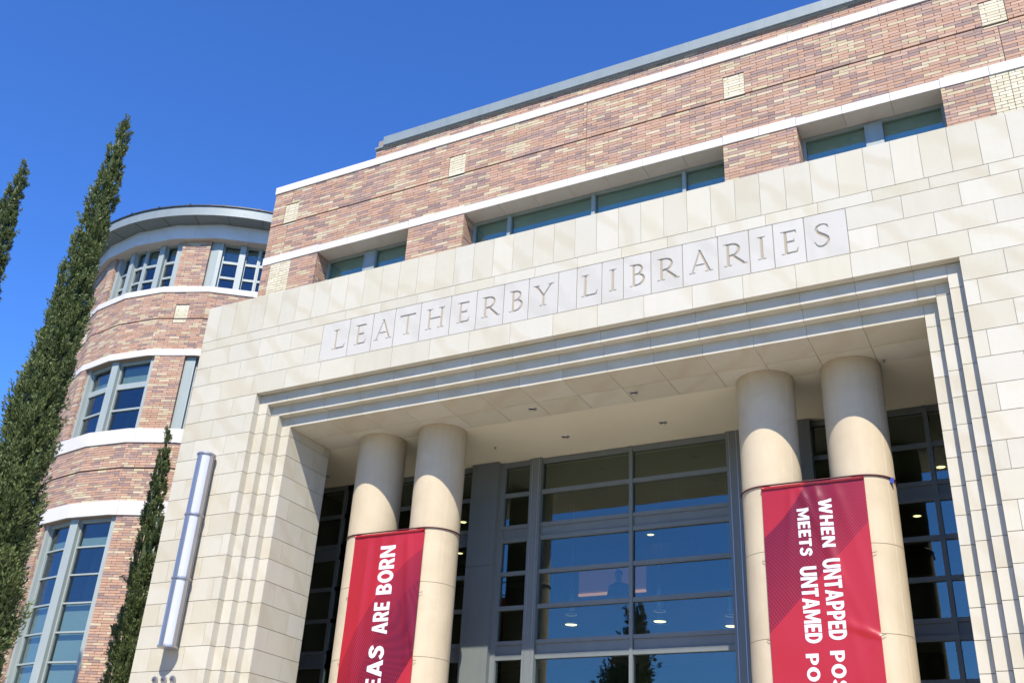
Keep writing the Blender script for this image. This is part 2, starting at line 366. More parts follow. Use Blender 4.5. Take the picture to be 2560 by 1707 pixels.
# ---- brick work
ORANGE = [(.535,.335,.235),(.565,.365,.265),(.505,.32,.225),(.545,.37,.28)]
TAN = [(.61,.51,.335),(.64,.545,.385),(.585,.485,.325)]
PURP = [(.36,.25,.215),(.40,.28,.24),(.34,.24,.215),(.43,.305,.255)]
CREAM = [(.74,.68,.50),(.70,.635,.46),(.77,.715,.55)]
ORANGE, TAN, PURP, CREAM = [[tuple(x*K for x in c) for c in q] for q in (ORANGE, TAN, PURP, CREAM)]
def brick_colour():
    r = random.random(); p = ORANGE if r < .57 else TAN if r < .74 else PURP
    c = random.choice(p); k = random.uniform(.93, 1.07); return tuple(x*k for x in c)
BL = .2965; JT = .0095
def rows(u0, u1, z0, z1, holes, off=0, h=.0658, cream=False):
    n = max(1, round((z1-z0)/h)); hh = (z1-z0)/n; out = []
    for r in range(n):
        za, zb = z0+r*hh, z0+(r+1)*hh; zm = (za+zb)/2
        iv = [(u0, u1)]
        for (ha, hb, hc, hd) in holes:
            if hc < zm < hd:
                nv = []
                for a, b in iv:
                    if hb <= a or ha >= b: nv.append((a,b)); continue
                    if ha > a: nv.append((a,ha))
                    if hb < b: nv.append((hb,b))
                iv = nv
        sh = off + (.115 if r % 2 else 0)
        for a, b in iv:
            k = math.floor((a-sh)/BL); x = sh + k*BL; first = True
            while x < b-1e-6:
                xa, xb = max(x,a), min(x+BL,b)
                if b-xb < .06: xb = b
                if x < a and xb-a < .06 and xb < b: x += BL; held = True; continue
                if first: xa = a; first = False
                if xb-xa > .02: out.append((xa+JT/2 if xa > a else xa+.002, xb-JT/2 if xb < b else xb-.002, za+JT/2, zb-JT/2, brick_colour() if not cream else random.choice(CREAM)))
                x = x+BL if xb < b else b
    return out
def cream_rows(u0, u1, z0, z1, h=.0658, parts=1):
    n = max(1, round((z1-z0)/h)); hh = (z1-z0)/n; out = []; wd = (u1-u0)/parts
    for r in range(n):
        for p in range(parts):
            a = u0+p*wd; c = [0, 1] if (parts == 1 and r % 2 == 0) else [0, .23, .76, 1] if parts == 1 else ([0,.66,1] if r % 2 else [0,.33,1])
            for q0, q1 in zip(c[:-1], c[1:]): out.append((a+q0*wd+JT/2, a+q1*wd-JT/2, z0+r*hh+JT/2, z0+(r+1)*hh-JT/2, random.choice(CREAM)))
    return out
def emit_bricks(items, wall, n_single):
    """items: (origin, angle, (u0,u1,z0,z1,col), depth): the n_single largest in view become objects, the rest one mesh"""
    def score(it):
        o, an, b, dp = it; p = Vector((o[0]+math.cos(an)*(b[0]+b[1])/2, o[1]+math.sin(an)*(b[0]+b[1])/2, (b[2]+b[3])/2)); d = p-CAM
        r = Matrix(R0) @ d
        inside = r.z > 0 and abs(r.x/r.z) < .48 and abs(r.y/r.z) < .32
        full = (b[1]-b[0]) > BL*.9
        return (0 if inside and full else 1, d.length)
    items.sort(key=score)
    cache = {}
    for o, an, b, dp in items[:n_single]:
        L = round(b[1]-b[0], 2); H = round(b[3]-b[2], 3); ci = min(range(len(ALLC)), key=lambda i: sum((ALLC[i][j]-b[4][j])**2 for j in range(3)))
        key = (L, H, ci)
        if key not in cache:
            mb = MB().box(-L/2, L/2, 0, .05, -H/2, H/2, ALLC[ci]); me_o = mb
            v = np.array(mb.v); me = bpy.data.meshes.new('brick'); me.from_pydata(v.tolist(), [], mb.f)
            at = me.color_attributes.new('Col', 'FLOAT_COLOR', 'CORNER'); at.data.foreach_set('color', (list(ALLC[ci])+[1])*24); me.materials.append(M['brick']); cache[key] = me
        ob = bpy.data.objects.new('brick', cache[key]); um = (b[0]+b[1])/2; j = dp + random.uniform(-.0025,.0025)
        wp = (o[0]+math.cos(an)*um - math.sin(an)*j, o[1]+math.sin(an)*um + math.cos(an)*j, (b[2]+b[3])/2)
        link(ob, wp, wall); ob.rotation_euler.z = an
    mb = MB()
    for o, an, b, dp in items[n_single:]:
        ca, sa = math.cos(an), math.sin(an); j = dp + random.uniform(-.0025,.0025)
        P = lambda u, d, z: (o[0]+ca*u-sa*d, o[1]+sa*u+ca*d, z)
        pts = [P(b[0],j,b[2]),P(b[1],j,b[2]),P(b[1],.05,b[2]),P(b[0],.05,b[2]),P(b[0],j,b[3]),P(b[1],j,b[3]),P(b[1],.05,b[3]),P(b[0],.05,b[3])]
        mb.poly(pts, [(0,3,2,1),(4,5,6,7),(0,1,5,4),(1,2,6,5),(3,0,4,7)], b[4])
    if mb.v: mb.build('brickwork', M['brick'], wall, kind='stuff')
ALLC = ORANGE+TAN+PURP+CREAM
YB = 1.19; XBL = -14.95; XBR = mir(XBL); ZBB, ZBT, ZG, ZCB, ZCT = 13.755, 13.955, 14.82, 15.75, 15.94
WIN = [(-13.383,-10.975),(-9.602,-4.10),(mir(-10.975),mir(-13.383))]
CP = [(-14.716,-14.131),(mir(-14.131),mir(-14.716))]
SQ = [(-14.591,-14.19),(-10.10,-9.69),(mir(-9.69),mir(-10.10)),(mir(-14.19),mir(-14.591))]
YW = 1.585
# mortar wall with real window openings
wall = MB(); mb_ = .022
for a, b in zip([XBL+mb_]+[x[1]+mb_ for x in WIN], [x[0]-mb_ for x in WIN]+[XBR-mb_]): wall.box(a, b, YB+mb_, 2.0, 11.5, ZBB+.012)
wall.box(XBL+mb_, XBR-mb_, YB+mb_+.032, 2.0, ZBB+.03, ZCB+.05)
for z0, z1 in ((ZBB, ZG-.015), (ZG+.015, ZCB)): wall.box(XBL+mb_, XBR-mb_, YB+mb_, YB+mb_+.04, z0+.03 if z0 == ZBB else z0, z1)
wall.box(XBL+mb_, XBR-mb_, 2.0, 3.4, 9.3, ZCB)
wall.box(XBL+.026, XPL+.6, 1.7, 14, 0, ZCB-.01); wall.box(XPR-.6, XBR-.026, 1.7, 14, 0, ZCB-.01); wall.box(XBL+.5, XBR-.5, 13.6, 13.9, 0, ZCB-.02); wall.box(XBL+.03, XBR-.03, 2.2, 13.95, ZCB-.2, ZCB-.03) 
brick_wall = wall.build('brick_wall', M['mortar'], lib)
items = []; O = (0, YB)
EJ = [(x-.006, x+.006, 0, 99) for x in (XC, mir(-14.42), -14.42)]
sqh = EJ + [(a,b,14.755,15.36) for a,b in SQ]
for b in rows(XBL, XBR, 11.6, ZBB, [(a,c,0,99) for a,c in WIN]+[(a,c,0,99) for a,c in CP]+EJ, .025): items.append((O,0,b,0))
for b in rows(XBL, XBR, ZBT, ZG-.013, sqh, .025): items.append((O,0,b,0))
for b in rows(XBL, XBR, ZG+.013, ZCB, sqh, .06): items.append((O,0,b,-.004))
for a, c in CP:
    for b in cream_rows(a, c, 11.6, ZBB, parts=2): items.append((O,0,b,.002))
for a, c in SQ:
    for b in cream_rows(a+.004, c-.004, ZG+.022, 15.36-.012): items.append((O,0,b,.012))
    for b in cream_rows(a+.004, c-.004, 14.755, ZG-.03): items.append((O,0,b,.004))
for a, c in WIN:      # reveals
    for b in rows(0, YW-YB, 11.6, ZBB, [], .05): items.append(((a, YB+.0), math.pi/2, (b[0]+.05 if b[0] < .04 else b[0], b[1], b[2], b[3], b[4]), .0))
    for b in rows(0, YW-YB, 11.6, ZBB, [], .05): items.append(((c, YW), -math.pi/2, (b[0], b[1]-.05 if b[1] > YW-YB-.04 else b[1], b[2], b[3], b[4]), .0))
for b in rows(.052, 12.7, .3, ZCB, [], .1): items.append(((XBR, YB), math.pi/2, b, 0)); items.append(((XBL, YB+12.75), -math.pi/2, b, 0))
items = [it for it in items if it[2][1]-it[2][0] > .03]
# parapet above the coping, set back
YU = 1.64; XUL = -12.50
par = MB().box(XUL+mb_, XBR, YU+mb_, 2.4, ZCB, 16.9).build('parapet', M['mortar'], lib)
for b in rows(XUL, XBR, ZCT-.02, 16.66, [], .1): items.append(((0, YU),0,b,0))
emit_bricks(items, brick_wall, 300)
# white bands and coping
def band(name, xs, y0, y1, z0, z1):
    for a, b in zip(xs[:-1], xs[1:]): MB().box(a+.003, b-.003, y0+random.uniform(-.002,.002), y1, z0, z1).build(name, M['band'], lib)
band('coping_stone', cuts(XBL-.02, XBR+.02, XC, .8195), YB-.03, YU+.2, ZCB, ZCT)
bx = [XBL-.015, -14.15]
for a, c in WIN: bx += list(np.linspace(a-.002, c+.002, max(3, round((c-a)/.8)+1)))
bx += [mir(-14.15), XBR+.015]; bx = sorted(bx); b2 = [bx[0]]
for x in bx[1:]:
    if x-b2[-1] > 1.0: b2.append((x+b2[-1])/2)
    b2.append(x)
for a, b in zip(b2[:-1], b2[1:]):
    over = any(p-.01 < (a+b)/2 < q+.01 for p, q in WIN)
    MB().box(a+.003, b-.003, YB-.018+random.uniform(-.002,.002), YW+.02 if over else YB+.09, ZBB, ZBT-(.022 if over else .003)).build('band_stone', M['band'], lib)
# grey metal fascia on the parapet
fa = MB().box(-12.27, XBR+.02, YU-.085, YU+.12, 16.66, 16.90).build('metal_fascia', M['zinc'], lib)
MB().box(-12.52, XBR+.02, YU-.05, YU+.12, 16.63, 16.675).build('drip_edge', M['zinc'], fa)
for k in range(8): MB().box(-11.0+k*1.55, -11.0+k*1.55+.012, YU-.089, YU-.08, 16.665, 16.895).build('seam', M['zinc'], fa)
# ribbon windows
def ribbon(x0, x1, muls):
    z0, z1 = 12.3, ZBB-.002; fr = MB()
    fr.box(x0, x1, YW, YW+.1, z1-.055, z1).box(x0, x0+.055, YW, YW+.1, z0, z1-.055).box(x1-.055, x1, YW, YW+.1, z0, z1-.055)
    o = fr.build('window', M['frame'], lib)
    xs = [x0+.055]
    for a, b in muls:
        MB().box(a, b, YW-.025, YW+.1, z0, z1-.056).build('mullion', M['frame'], o)
        if b-a > .15:
            for q in (a+.035, b-.045): MB().box(q, q+.01, YW-.032, YW-.024, z0, z1-.056).build('trim_line', M['steel'], o)
        xs += [a, b]
    xs.append(x1-.055)
    for a, b in zip(xs[::2], xs[1::2]):
        MB().box(a, b, YW+.05, YW+.06, z0, z1-.055).build('pane', M['glass_ribbon'], o)
        MB().box(a+.01, b-.01, YW+.10, YW+.11, 12.4, z1-.02).build('blind', M['blind_teal'], o)
ribbon(WIN[0][0], WIN[0][1], [(-12.36,-12.06)])
ribbon(WIN[1][0], WIN[1][1], [(-8.775,-8.70),(-6.895,-6.82),(-5.02,-4.955)])
ribbon(WIN[2][0], WIN[2][1], [(mir(-12.06),mir(-12.36))])
MB().box(XBL+.3, XBR-.3, 3.3, 3.38, 9.4, 13.9).build('interior_wall', M['inner'], lib)

# ---- porch ceiling, side walls, entrance glazing
YG = 3.62
MB().box(-15.0, 1.2, YJ+.002, YG+.4, ZS+.006, ZS+.14).build('porch_ceiling', M['plaster'], lib)
for a, b in ((-14.75,-14.6),(mir(-14.6),mir(-14.75))): MB().box(a, b, YJ, YG+.3, 0, ZS+.01).build('porch_side_wall', M['plaster'], lib)
ROW = [8.42, None, 6.83, 6.17, None, 4.60, 3.95, 3.3, 2.65]
wide = MB()
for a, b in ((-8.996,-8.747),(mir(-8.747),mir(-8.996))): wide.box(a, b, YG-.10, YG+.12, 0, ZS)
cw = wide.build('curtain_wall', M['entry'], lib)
for a, b in ((-8.996,-8.747),(mir(-8.747),mir(-8.996))):
    for q in (a+.05, b-.06): MB().box(q, q+.012, YG-.107, YG-.099, 0, ZS-.002).build('trim_line', M['steel'], cw)
for a, b in ((-10.29,-9.68),(mir(-9.68),mir(-10.29))):
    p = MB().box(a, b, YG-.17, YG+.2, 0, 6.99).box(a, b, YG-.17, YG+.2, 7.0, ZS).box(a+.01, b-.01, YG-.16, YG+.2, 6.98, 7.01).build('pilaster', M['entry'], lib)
def bay(x0, x1, muls, yo=0):
    y0, y1 = YG-.04+yo, YG+.08+yo
    xs = [x0]
    for a, b in muls:
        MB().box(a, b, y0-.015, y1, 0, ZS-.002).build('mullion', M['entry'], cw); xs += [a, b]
    xs.append(x1)
    for a, b in zip(xs[::2], xs[1::2]):
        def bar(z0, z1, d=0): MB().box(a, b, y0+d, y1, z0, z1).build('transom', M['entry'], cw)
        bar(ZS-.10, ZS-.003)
        zs = [(8.38,8.46)]
        bar(8.38, 8.46)
        for t0, t1, s0, s1 in ((7.715,7.79,7.53,7.45),(5.485,5.555,5.295,5.21)):
            bar(t0, t1); bar(s1, s0)
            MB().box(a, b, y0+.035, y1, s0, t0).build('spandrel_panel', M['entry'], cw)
        for z in (6.83, 6.17, 4.60, 3.95, 3.3, 2.65): bar(z-.038, z+.038)
        pz = [(8.46,ZS-.10),(7.79,8.38),(6.868,7.45),(6.208,6.792),(5.555,6.132),(4.638,5.21),(3.988,4.562),(3.338,3.912),(2.688,3.262),(.1,2.612)]
        for p0, p1 in pz: MB().box(a, b, y0+.05, y0+.06, p0, p1).build('pane', M['glass'], cw)
bay(-9.66, -8.996, [(-9.68+.02,-9.56)]) if False else bay(-9.575, -8.996, [])
bay(mir(-8.996), mir(-9.575), [])
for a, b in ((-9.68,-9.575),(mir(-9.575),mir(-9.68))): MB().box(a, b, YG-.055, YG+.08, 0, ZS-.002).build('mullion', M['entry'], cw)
bay(-8.747, mir(-8.747), [(-6.9,-6.83)])
bay(-14.6, -10.29, [(mir(-1.50),mir(-1.575)),(-13.6,-13.53)])
bay(mir(-10.29), mir(-14.6), [(-1.575,-1.50),(mir(-13.53),mir(-13.6))])
# interior behind the glass
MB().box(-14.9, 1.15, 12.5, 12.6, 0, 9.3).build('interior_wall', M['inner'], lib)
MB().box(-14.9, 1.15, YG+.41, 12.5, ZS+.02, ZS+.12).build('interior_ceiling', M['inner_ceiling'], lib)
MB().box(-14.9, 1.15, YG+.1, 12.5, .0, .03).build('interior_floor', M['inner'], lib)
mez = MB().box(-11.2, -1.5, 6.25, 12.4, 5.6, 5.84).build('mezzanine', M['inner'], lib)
MB().box(-11.2, -1.5, 6.15, 6.27, 5.55, 6.95).build('balcony_front', M['wood'], lib)
MB().box(-11.2, -7.4, 9.3, 9.5, 5.84, 9.0).build('partition', M['wood'], lib)
MB().box(-10.5, -8.75, 9.24, 9.29, 7.84, 7.90).build('light_strip', M['lamp_strip'], lib)
MB().box(-10.5, -8.75, 9.26, 9.295, 7.93, 8.5).build('backlit_panel', M['lamp_panel'], lib)

# ---- columns
COLX = [-11.35, -9.975, mir(-9.975), mir(-11.35)]; CY = 1.735; CR = .465
DZ = [.16, 1.05, 2.32, 3.59, 4.86, 6.13, ZS-.004]
for ci, cx in enumerate(COLX):
    n = 72; sa = math.radians(-32)
    def ring(r):
        pts = []
        for k in range(n):
            a = sa + .012 + (2*math.pi-.024)*k/(n-1); pts.append((r*math.cos(a), r*math.sin(a)))
        pts.append(((r-.006)*math.cos(sa), (r-.006)*math.sin(sa))); return pts
    cb = MB().lathe(cx, CY, [(CR-.012,.1),(CR-.012,ZS-.01)], 48); co = cb.build('column', M['joint'], lib, smooth=True)
    for z0, z1 in zip(DZ[:-1], DZ[1:]):
        d = MB(); rg = ring(CR); N_ = len(rg); rin = ring(CR-.014)
        zs = [(rin, z0+.004), (rg, z0+.004), (rg, z1-.004 if z1 < ZS-.1 else z1), (rin, z1-.004 if z1 < ZS-.1 else z1)]
        for rr, z in zs: d.v += [(cx+p[0], CY+p[1], z) for p in rr]
        for i in range(3):
            for k in range(N_): d.f.append((i*N_+k, i*N_+(k+1)%N_, (i+1)*N_+(k+1)%N_, (i+1)*N_+k))
        o = d.build('drum', M['column'], co)
        me = o.data; sm = [abs(p.normal.z) < .5 for p in me.polygons]; me.polygons.foreach_set('use_smooth', sm)
        me.set_sharp_from_angle(angle=math.radians(25))
    MB().box(cx-.56, cx+.56, CY-.56, CY+.56, 0, .157).build('base', M['stone'], co)

# ================================================================== ROUND BRICK TOWER
TC = (-22.256, 8.608); TR = 5.12; AP = TR*math.cos(math.radians(7.5)); TN = math.tan(math.radians(7.5)); EDGE = 2*AP*TN
tow = thing('brick_tower', (TC[0], TC[1], 0), 'round faceted brick tower with white bands and grey overhanging metal roof', 'building')
def fdir(k):
    th = math.radians(-91+15*k+7.5); return (math.cos(th), math.sin(th))
def TP(u, ins):
    k = math.floor(u); t = u-k
    if ins is None: ins = 0
    n = fdir(k); ap = AP-ins; s = (t-.5)*2*ap*TN
    return (TC[0]+n[0]*ap-n[1]*s, TC[1]+n[1]*ap+n[0]*s)
def upath(u0, u1):
    us = [u0] + [k for k in range(math.floor(u0)+1, math.ceil(u1)) if u0+1e-6 < k < u1-1e-6] + [u1]
    return us
def tbox(mb, u0, u1, fi, bi, z0, z1):
    us = upath(u0, u1); return mb.prism([TP(u, fi) for u in us], [TP(u, bi) for u in us], z0, z1)
U0, U1 = -9, 7     # facets built
L1 = (15.94, 17.53); L2 = (11.60, 13.76); L3 = (1.0, 9.24)
W1 = [(-.80, 1.185), (1.82, 3.79), (-4.2, -2.25)]; W2 = [(-.82, 1.15), (1.80, 3.77), (-4.2,-2.25)]
# mortar wall with openings
tw = MB()
for (za, zb), ws in ((L1, W1), (L2, W2), (L3, W2)):
    ed = sorted(ws); us = [U0] + [x for p in ed for x in p] + [U1]
    for a, b in zip(us[::2], us[1::2]): tbox(tw, a+.008, b-.008, .022, .4, za, zb)
for za, zb in ((15.6, 15.94), (14.93, 15.76), (13.955, 14.905), (13.75,13.96), (10.52, 11.21), (9.62, 10.49), (9.23,9.64), (11.2,11.6), (0, 1.0)): tbox(tw, U0, U1, .022, .4, za, zb)
tbox(tw, U0, U1, .05, .38, 10.4, 10.6); tbox(tw, U0, U1, .05, .38, 14.8, 15.0)
twall = tw.build('tower_wall', M['mortar'], tow)
items = []
def facet_items(k, z0, z1, holes, off, dp=0):
    n = fdir(k); p0 = TP(k, 0); an = math.atan2(n[0], -n[1])   # u axis along facet
    an = math.atan2(TP(k+.999,0)[1]-p0[1], TP(k+.999,0)[0]-p0[0])
    hs = [((a-k)*EDGE, (b-k)*EDGE, c, d) for a, b, c, d in holes]
    for b in rows(0, EDGE, z0, z1, hs, off): items.append((p0, an, b, dp))
    return p0, an
SQT = [(1.35, 1.645), (-1.65, -1.35), (4.35,4.645)]
for k in range(U0, U1):
    off = .07*k
    w1 = [(a,b,0,99) for a,b in W1]; w2 = [(a,b,0,99) for a,b in W2]; sq = [(a,b,14.785,15.36) for a,b in SQT]
    facet_items(k, L1[0], L1[1]+.1, w1, off); facet_items(k, 14.933, 15.76, sq, off, -.004); facet_items(k, 13.955, 14.902, sq, off)
    facet_items(k, L2[0], L2[1], w2, off); facet_items(k, 10.523, 11.21, [], off, -.004); facet_items(k, 9.62, 10.487, [], off)
    facet_items(k, 3.0, L3[1], w2, off)
for a, b in SQT:
    k = math.floor(a); p0, an = TP(k,0), None
    an = math.atan2(TP(k+.999,0)[1]-p0[1], TP(k+.999,0)[0]-p0[0])
    for c in cream_rows((a-k)*EDGE+.003, (b-k)*EDGE-.003, 14.94, 15.35): items.append((p0, an, c, .012))
    for c in cream_rows((a-k)*EDGE+.003, (b-k)*EDGE-.003, 14.785, 14.89): items.append((p0, an, c, .004))
def reveal(u, side, z0, z1):   # side +1: face turned towards growing u
    p = TP(u, 0); q = TP(u, .3); L = math.hypot(q[0]-p[0], q[1]-p[1])
    if side > 0: o, an = p, math.atan2(q[1]-p[1], q[0]-p[0])
    else: o, an = q, math.atan2(p[1]-q[1], p[0]-q[0])
    for b in rows(0, L, z0, z1, [], .04):
        a0, a1 = (max(b[0], .052), b[1]) if side > 0 else (b[0], min(b[1], L-.052))
        if a1-a0 > .03: items.append((o, an, (a0, a1, b[2], b[3], b[4]), 0))
for (za, zb), ws in ((L1, W1), (L2, W2), ((3.0, L3[1]), W2)):
    for a, b in ws:
        if a > -1 and a < 3: reveal(a, 1, za, zb); reveal(b, -1, za, zb)
emit_bricks(items, twall, 300)
def tband(name, us, fi, bi, z0, z1):
    for a, b in zip(us[:-1], us[1:]): tbox(MB(), a+.002, b-.002, fi, bi, z0, z1).build(name, M['band'], tow)
ub1 = [U0,-7,-5,-3.8,-2.2,-.82,.2,1.17,1.81,2.9,3.8,5,U1]; ub2 = [U0,-7,-5,-3.8,-2.2,-.82,.01,1.155,1.80,2.8,3.8,5,U1]
tband('band_stone', ub1, -.03, .3, 15.76, 15.94)
tband('band_stone', ub2, -.018, .3, 13.765, 13.955)
tband('sill_stone', ub2, -.035, .3, 11.21, 11.60)
tband('band_stone', ub2, -.035, .3, 9.24, 9.62)
tband('cornice_stone', [U0,-7,-5,-3,-1,.35,1.46,2.6,4,5,U1], -.14, .32, 17.48, 17.95)
# windows
def twin(u0, u1, z0, z1, fins, mulls, rails, gl=.23, blinds=()):
    fr = MB(); 
    tbox(fr, u0, u1, gl-.05, gl+.06, z1-.10, z1); 
    for a, b in fins: tbox(fr, a, b, .09, gl+.08, z0, z1-.002)
    o = fr.build('window', M['frame'], tow)
    ed = sorted(fins); us = []
    for (a, b), (c, d) in zip(ed[:-1], ed[1:]):
        ms = sorted(m for m in mulls if b < m < c); cur = b
        for m_ in ms:
            tbox(MB(), m_-.022, m_+.022, gl-.05, gl+.06, z0, z1-.101).build('mullion', M['frame'], o); us.append((cur, m_-.022)); cur = m_+.022
        us.append((cur, c))
    zs = [z0] + [x for r in rails for x in r] + [z1-.10]
    for a, b in us:
        tbox(MB(), a, a+.03, gl-.035, gl+.05, z0, z1-.101).build('stile', M['frame'], o)
        for r0, r1 in rails: tbox(MB(), a+.03, b, gl-.03, gl+.05, r0, r1).build('rail', M['frame'], o)
        for p0, p1 in zip(zs[::2], zs[1::2]): tbox(MB(), a+.03, b, gl+.012, gl+.022, p0, p1).build('pane', M['glass_dark'], o)
        for q0, q1 in blinds: tbox(MB(), a+.03, b, gl+.10, gl+.105, q0, q1).build('blind', M['blind'], o)
r1 = [(16.36,16.43),(16.86,16.94)]
twin(*W1[0], *L1, [(-.80,-.70),(-.33,-.19),(.56,.70),(1.04,1.185)], [.13], r1, blinds=[(16.95,17.43)])
twin(*W1[1], *L1, [(1.82,2.08),(2.45,2.58),(3.15,3.28),(3.6,3.79)], [2.87], r1, blinds=[(16.95,17.43)])
twin(*W1[2], *L1, [(-4.2,-4.0),(-3.3,-3.15),(-2.35,-2.25)], [], r1)
r2 = [(12.27,12.325),(12.93,13.09)]
twin(*W2[0], *L2, [(-.82,-.74),(.045,.215),(1.05,1.15)], [], r2, blinds=[(13.1,13.6)])
twin(*W2[1], *L2, [(1.80,2.02),(2.7,2.87),(3.67,3.77)], [], r2)
twin(*W2[2], *L2, [(-4.2,-4.1),(-3.3,-3.1),(-2.35,-2.25)], [], r2)
r3 = [(8.49-.71*k, 8.53-.71*k) for k in reversed(range(9))]
twin(W2[0][0], W2[0][1], 1.6, L3[1], [(-.82,-.74),(.03,.22),(1.03,1.15)], [], r3, blinds=[(1.7,7.08),(8.54,8.78)])
twin(W2[1][0], W2[1][1], 1.6, L3[1], [(1.80,2.02),(2.7,2.87),(3.67,3.77)], [], r3, blinds=[(1.7,7.08)])
MB().lathe(TC[0], TC[1], [(3.2,0),(3.2,17.9)], 40).build('tower_core', M['inner'], tow)
for z in (9.3, 13.8, 17.56, 11.3, 15.75, .5):
    MB().lathe(TC[0], TC[1], [(3.1,z),(AP-.42,z)], 40).build('tower_floor', M['inner'], tow)
# roof
rf = MB().lathe(TC[0], TC[1], [(AP-.4,17.955),(5.685,17.965),(5.70,17.968),(5.70,18.275),(5.65,18.28)], 96).build('roof', M['zinc'], tow)
for p in rf.data.polygons: p.use_smooth = abs(p.normal.z) < .6
rf.data.set_sharp_from_angle(angle=math.radians(30))
MB().lathe(TC[0], TC[1], [(5.65,18.26),(5.735,18.265),(5.735,18.30),(5.3,18.385),(.1,18.95)], 96).build('roof_sheet', M['dark'], rf)
for k in range(48):
    a = math.radians(-180+k*5.0)
    if k % 2: continue
    s0 = MB(); ca, sa_ = math.cos(a), math.sin(a)
    P = lambda r, t, z: (TC[0]+ca*r-sa_*t, TC[1]+sa_*r+ca*t, z)
    s0.poly([P(5.742,-.015,18.275),P(5.742,.015,18.275),P(5.1,.015,18.40),P(5.1,-.015,18.40),P(5.742,-.015,18.335),P(5.742,.015,18.335),P(5.1,.015,18.46),P(5.1,-.015,18.46)], [(0,3,2,1),(4,5,6,7),(0,1,5,4),(1,2,6,5),(2,3,7,6),(3,0,4,7)]).build('roof_seam', M['dark'], rf)
    a2 = a + .03; ca, sa_ = math.cos(a2), math.sin(a2)
    MB().poly([P(AP+.15,-.004,17.948),P(AP+.15,.004,17.948),P(5.685,.004,17.955),P(5.685,-.004,17.955),P(AP+.15,-.004,17.97),P(AP+.15,.004,17.97),P(5.685,.004,17.98),P(5.685,-.004,17.98)], [(0,1,2,3),(4,7,6,5),(0,4,5,1),(1,5,6,2),(2,6,7,3),(3,7,4,0)]).build('soffit_seam', M['dark'], rf)

# ================================================================== THINGS
# ---- long tubular wall lamp
lamp = thing('wall_lamp', (-14.06, 0, 4.9), 'long white tubular wall lamp in aluminium housing on the sandstone pier', 'wall lamp')
lcx, lcy, lr = -14.06, -.19, .150
zr = [4.9, 6.10, 7.29, 8.49]
for z0, z1 in zip(zr[:-1], zr[1:]):
    MB().lathe(lcx, lcy, [(lr,z0+.02),(lr,z1-.02)], 40).build('diffuser', M['acrylic'], lamp, smooth=True)
    MB().lathe(lcx, lcy, [(lr+.012,z0+.02),(lr+.012,z1-.02)], 28, math.radians(22), math.radians(284)).build('housing', M['steel'], lamp, smooth=True)
    for sx in (-1,1): MB().box(lcx+sx*(lr+.006)-.012, lcx+sx*(lr+.006)+.012, lcy-.045, lcy+.03, z0+.02, z1-.02).build('side_rail', M['steel'], lamp)
for z in zr:
    MB().lathe(lcx, lcy, [(0.001,z-.02),(lr+.018,z-.02),(lr+.03,z-.012),(lr+.03,z+.012),(lr+.018,z+.02),(0.001,z+.02)], 48).build('ring', M['steel'], lamp)
    MB().box(lcx-.05, lcx+.05, lcy+lr, .01, z-.018, z+.018).build('bracket', M['steel'], lamp)
# ---- house number
num = thing('house_number', (-14.15, 0, 4.14), 'raised metal digits 222 fixed to the sandstone pier below the lamp', 'number')
def text_mesh(txt, offset=0., extrude=0., res=6):
    cu = bpy.data.curves.new('t', 'FONT'); cu.body = txt; cu.size = 1; cu.offset = offset; cu.extrude = extrude; cu.resolution_u = res
    to = bpy.data.objects.new('t', cu); C.objects.link(to); bpy.context.view_layer.update()
    me = bpy.data.meshes.new_from_object(to.evaluated_get(bpy.context.evaluated_depsgraph_get()))
    C.objects.unlink(to); bpy.data.objects.remove(to); bpy.data.curves.remove(cu)
    v = np.array([x.co[:] for x in me.vertices]); f = [tuple(p.vertices) for p in me.polygons]; bpy.data.meshes.remove(me)
    return v, f
v, f = text_mesh('2', .0, .05); v[:,0] -= v[:,0].min(); v[:,1] -= v[:,1].min(); sx = .142/v[:,0].max(); sy = .29/v[:,1].max()
for i in range(3):
    mb = MB(); mb.v = [(-14.432+.2115*i+a[0]*sx, -.032 + -a[2]*.35, 4.15+a[1]*sy) for a in v]; mb.f = f
    o = mb.build('digit', M['steel'], num)
    MB().tube([(-14.37+.2115*i, .004, 4.2),(-14.37+.2115*i,-.03,4.2)], .008, 6).build('standoff', M['steel'], num)

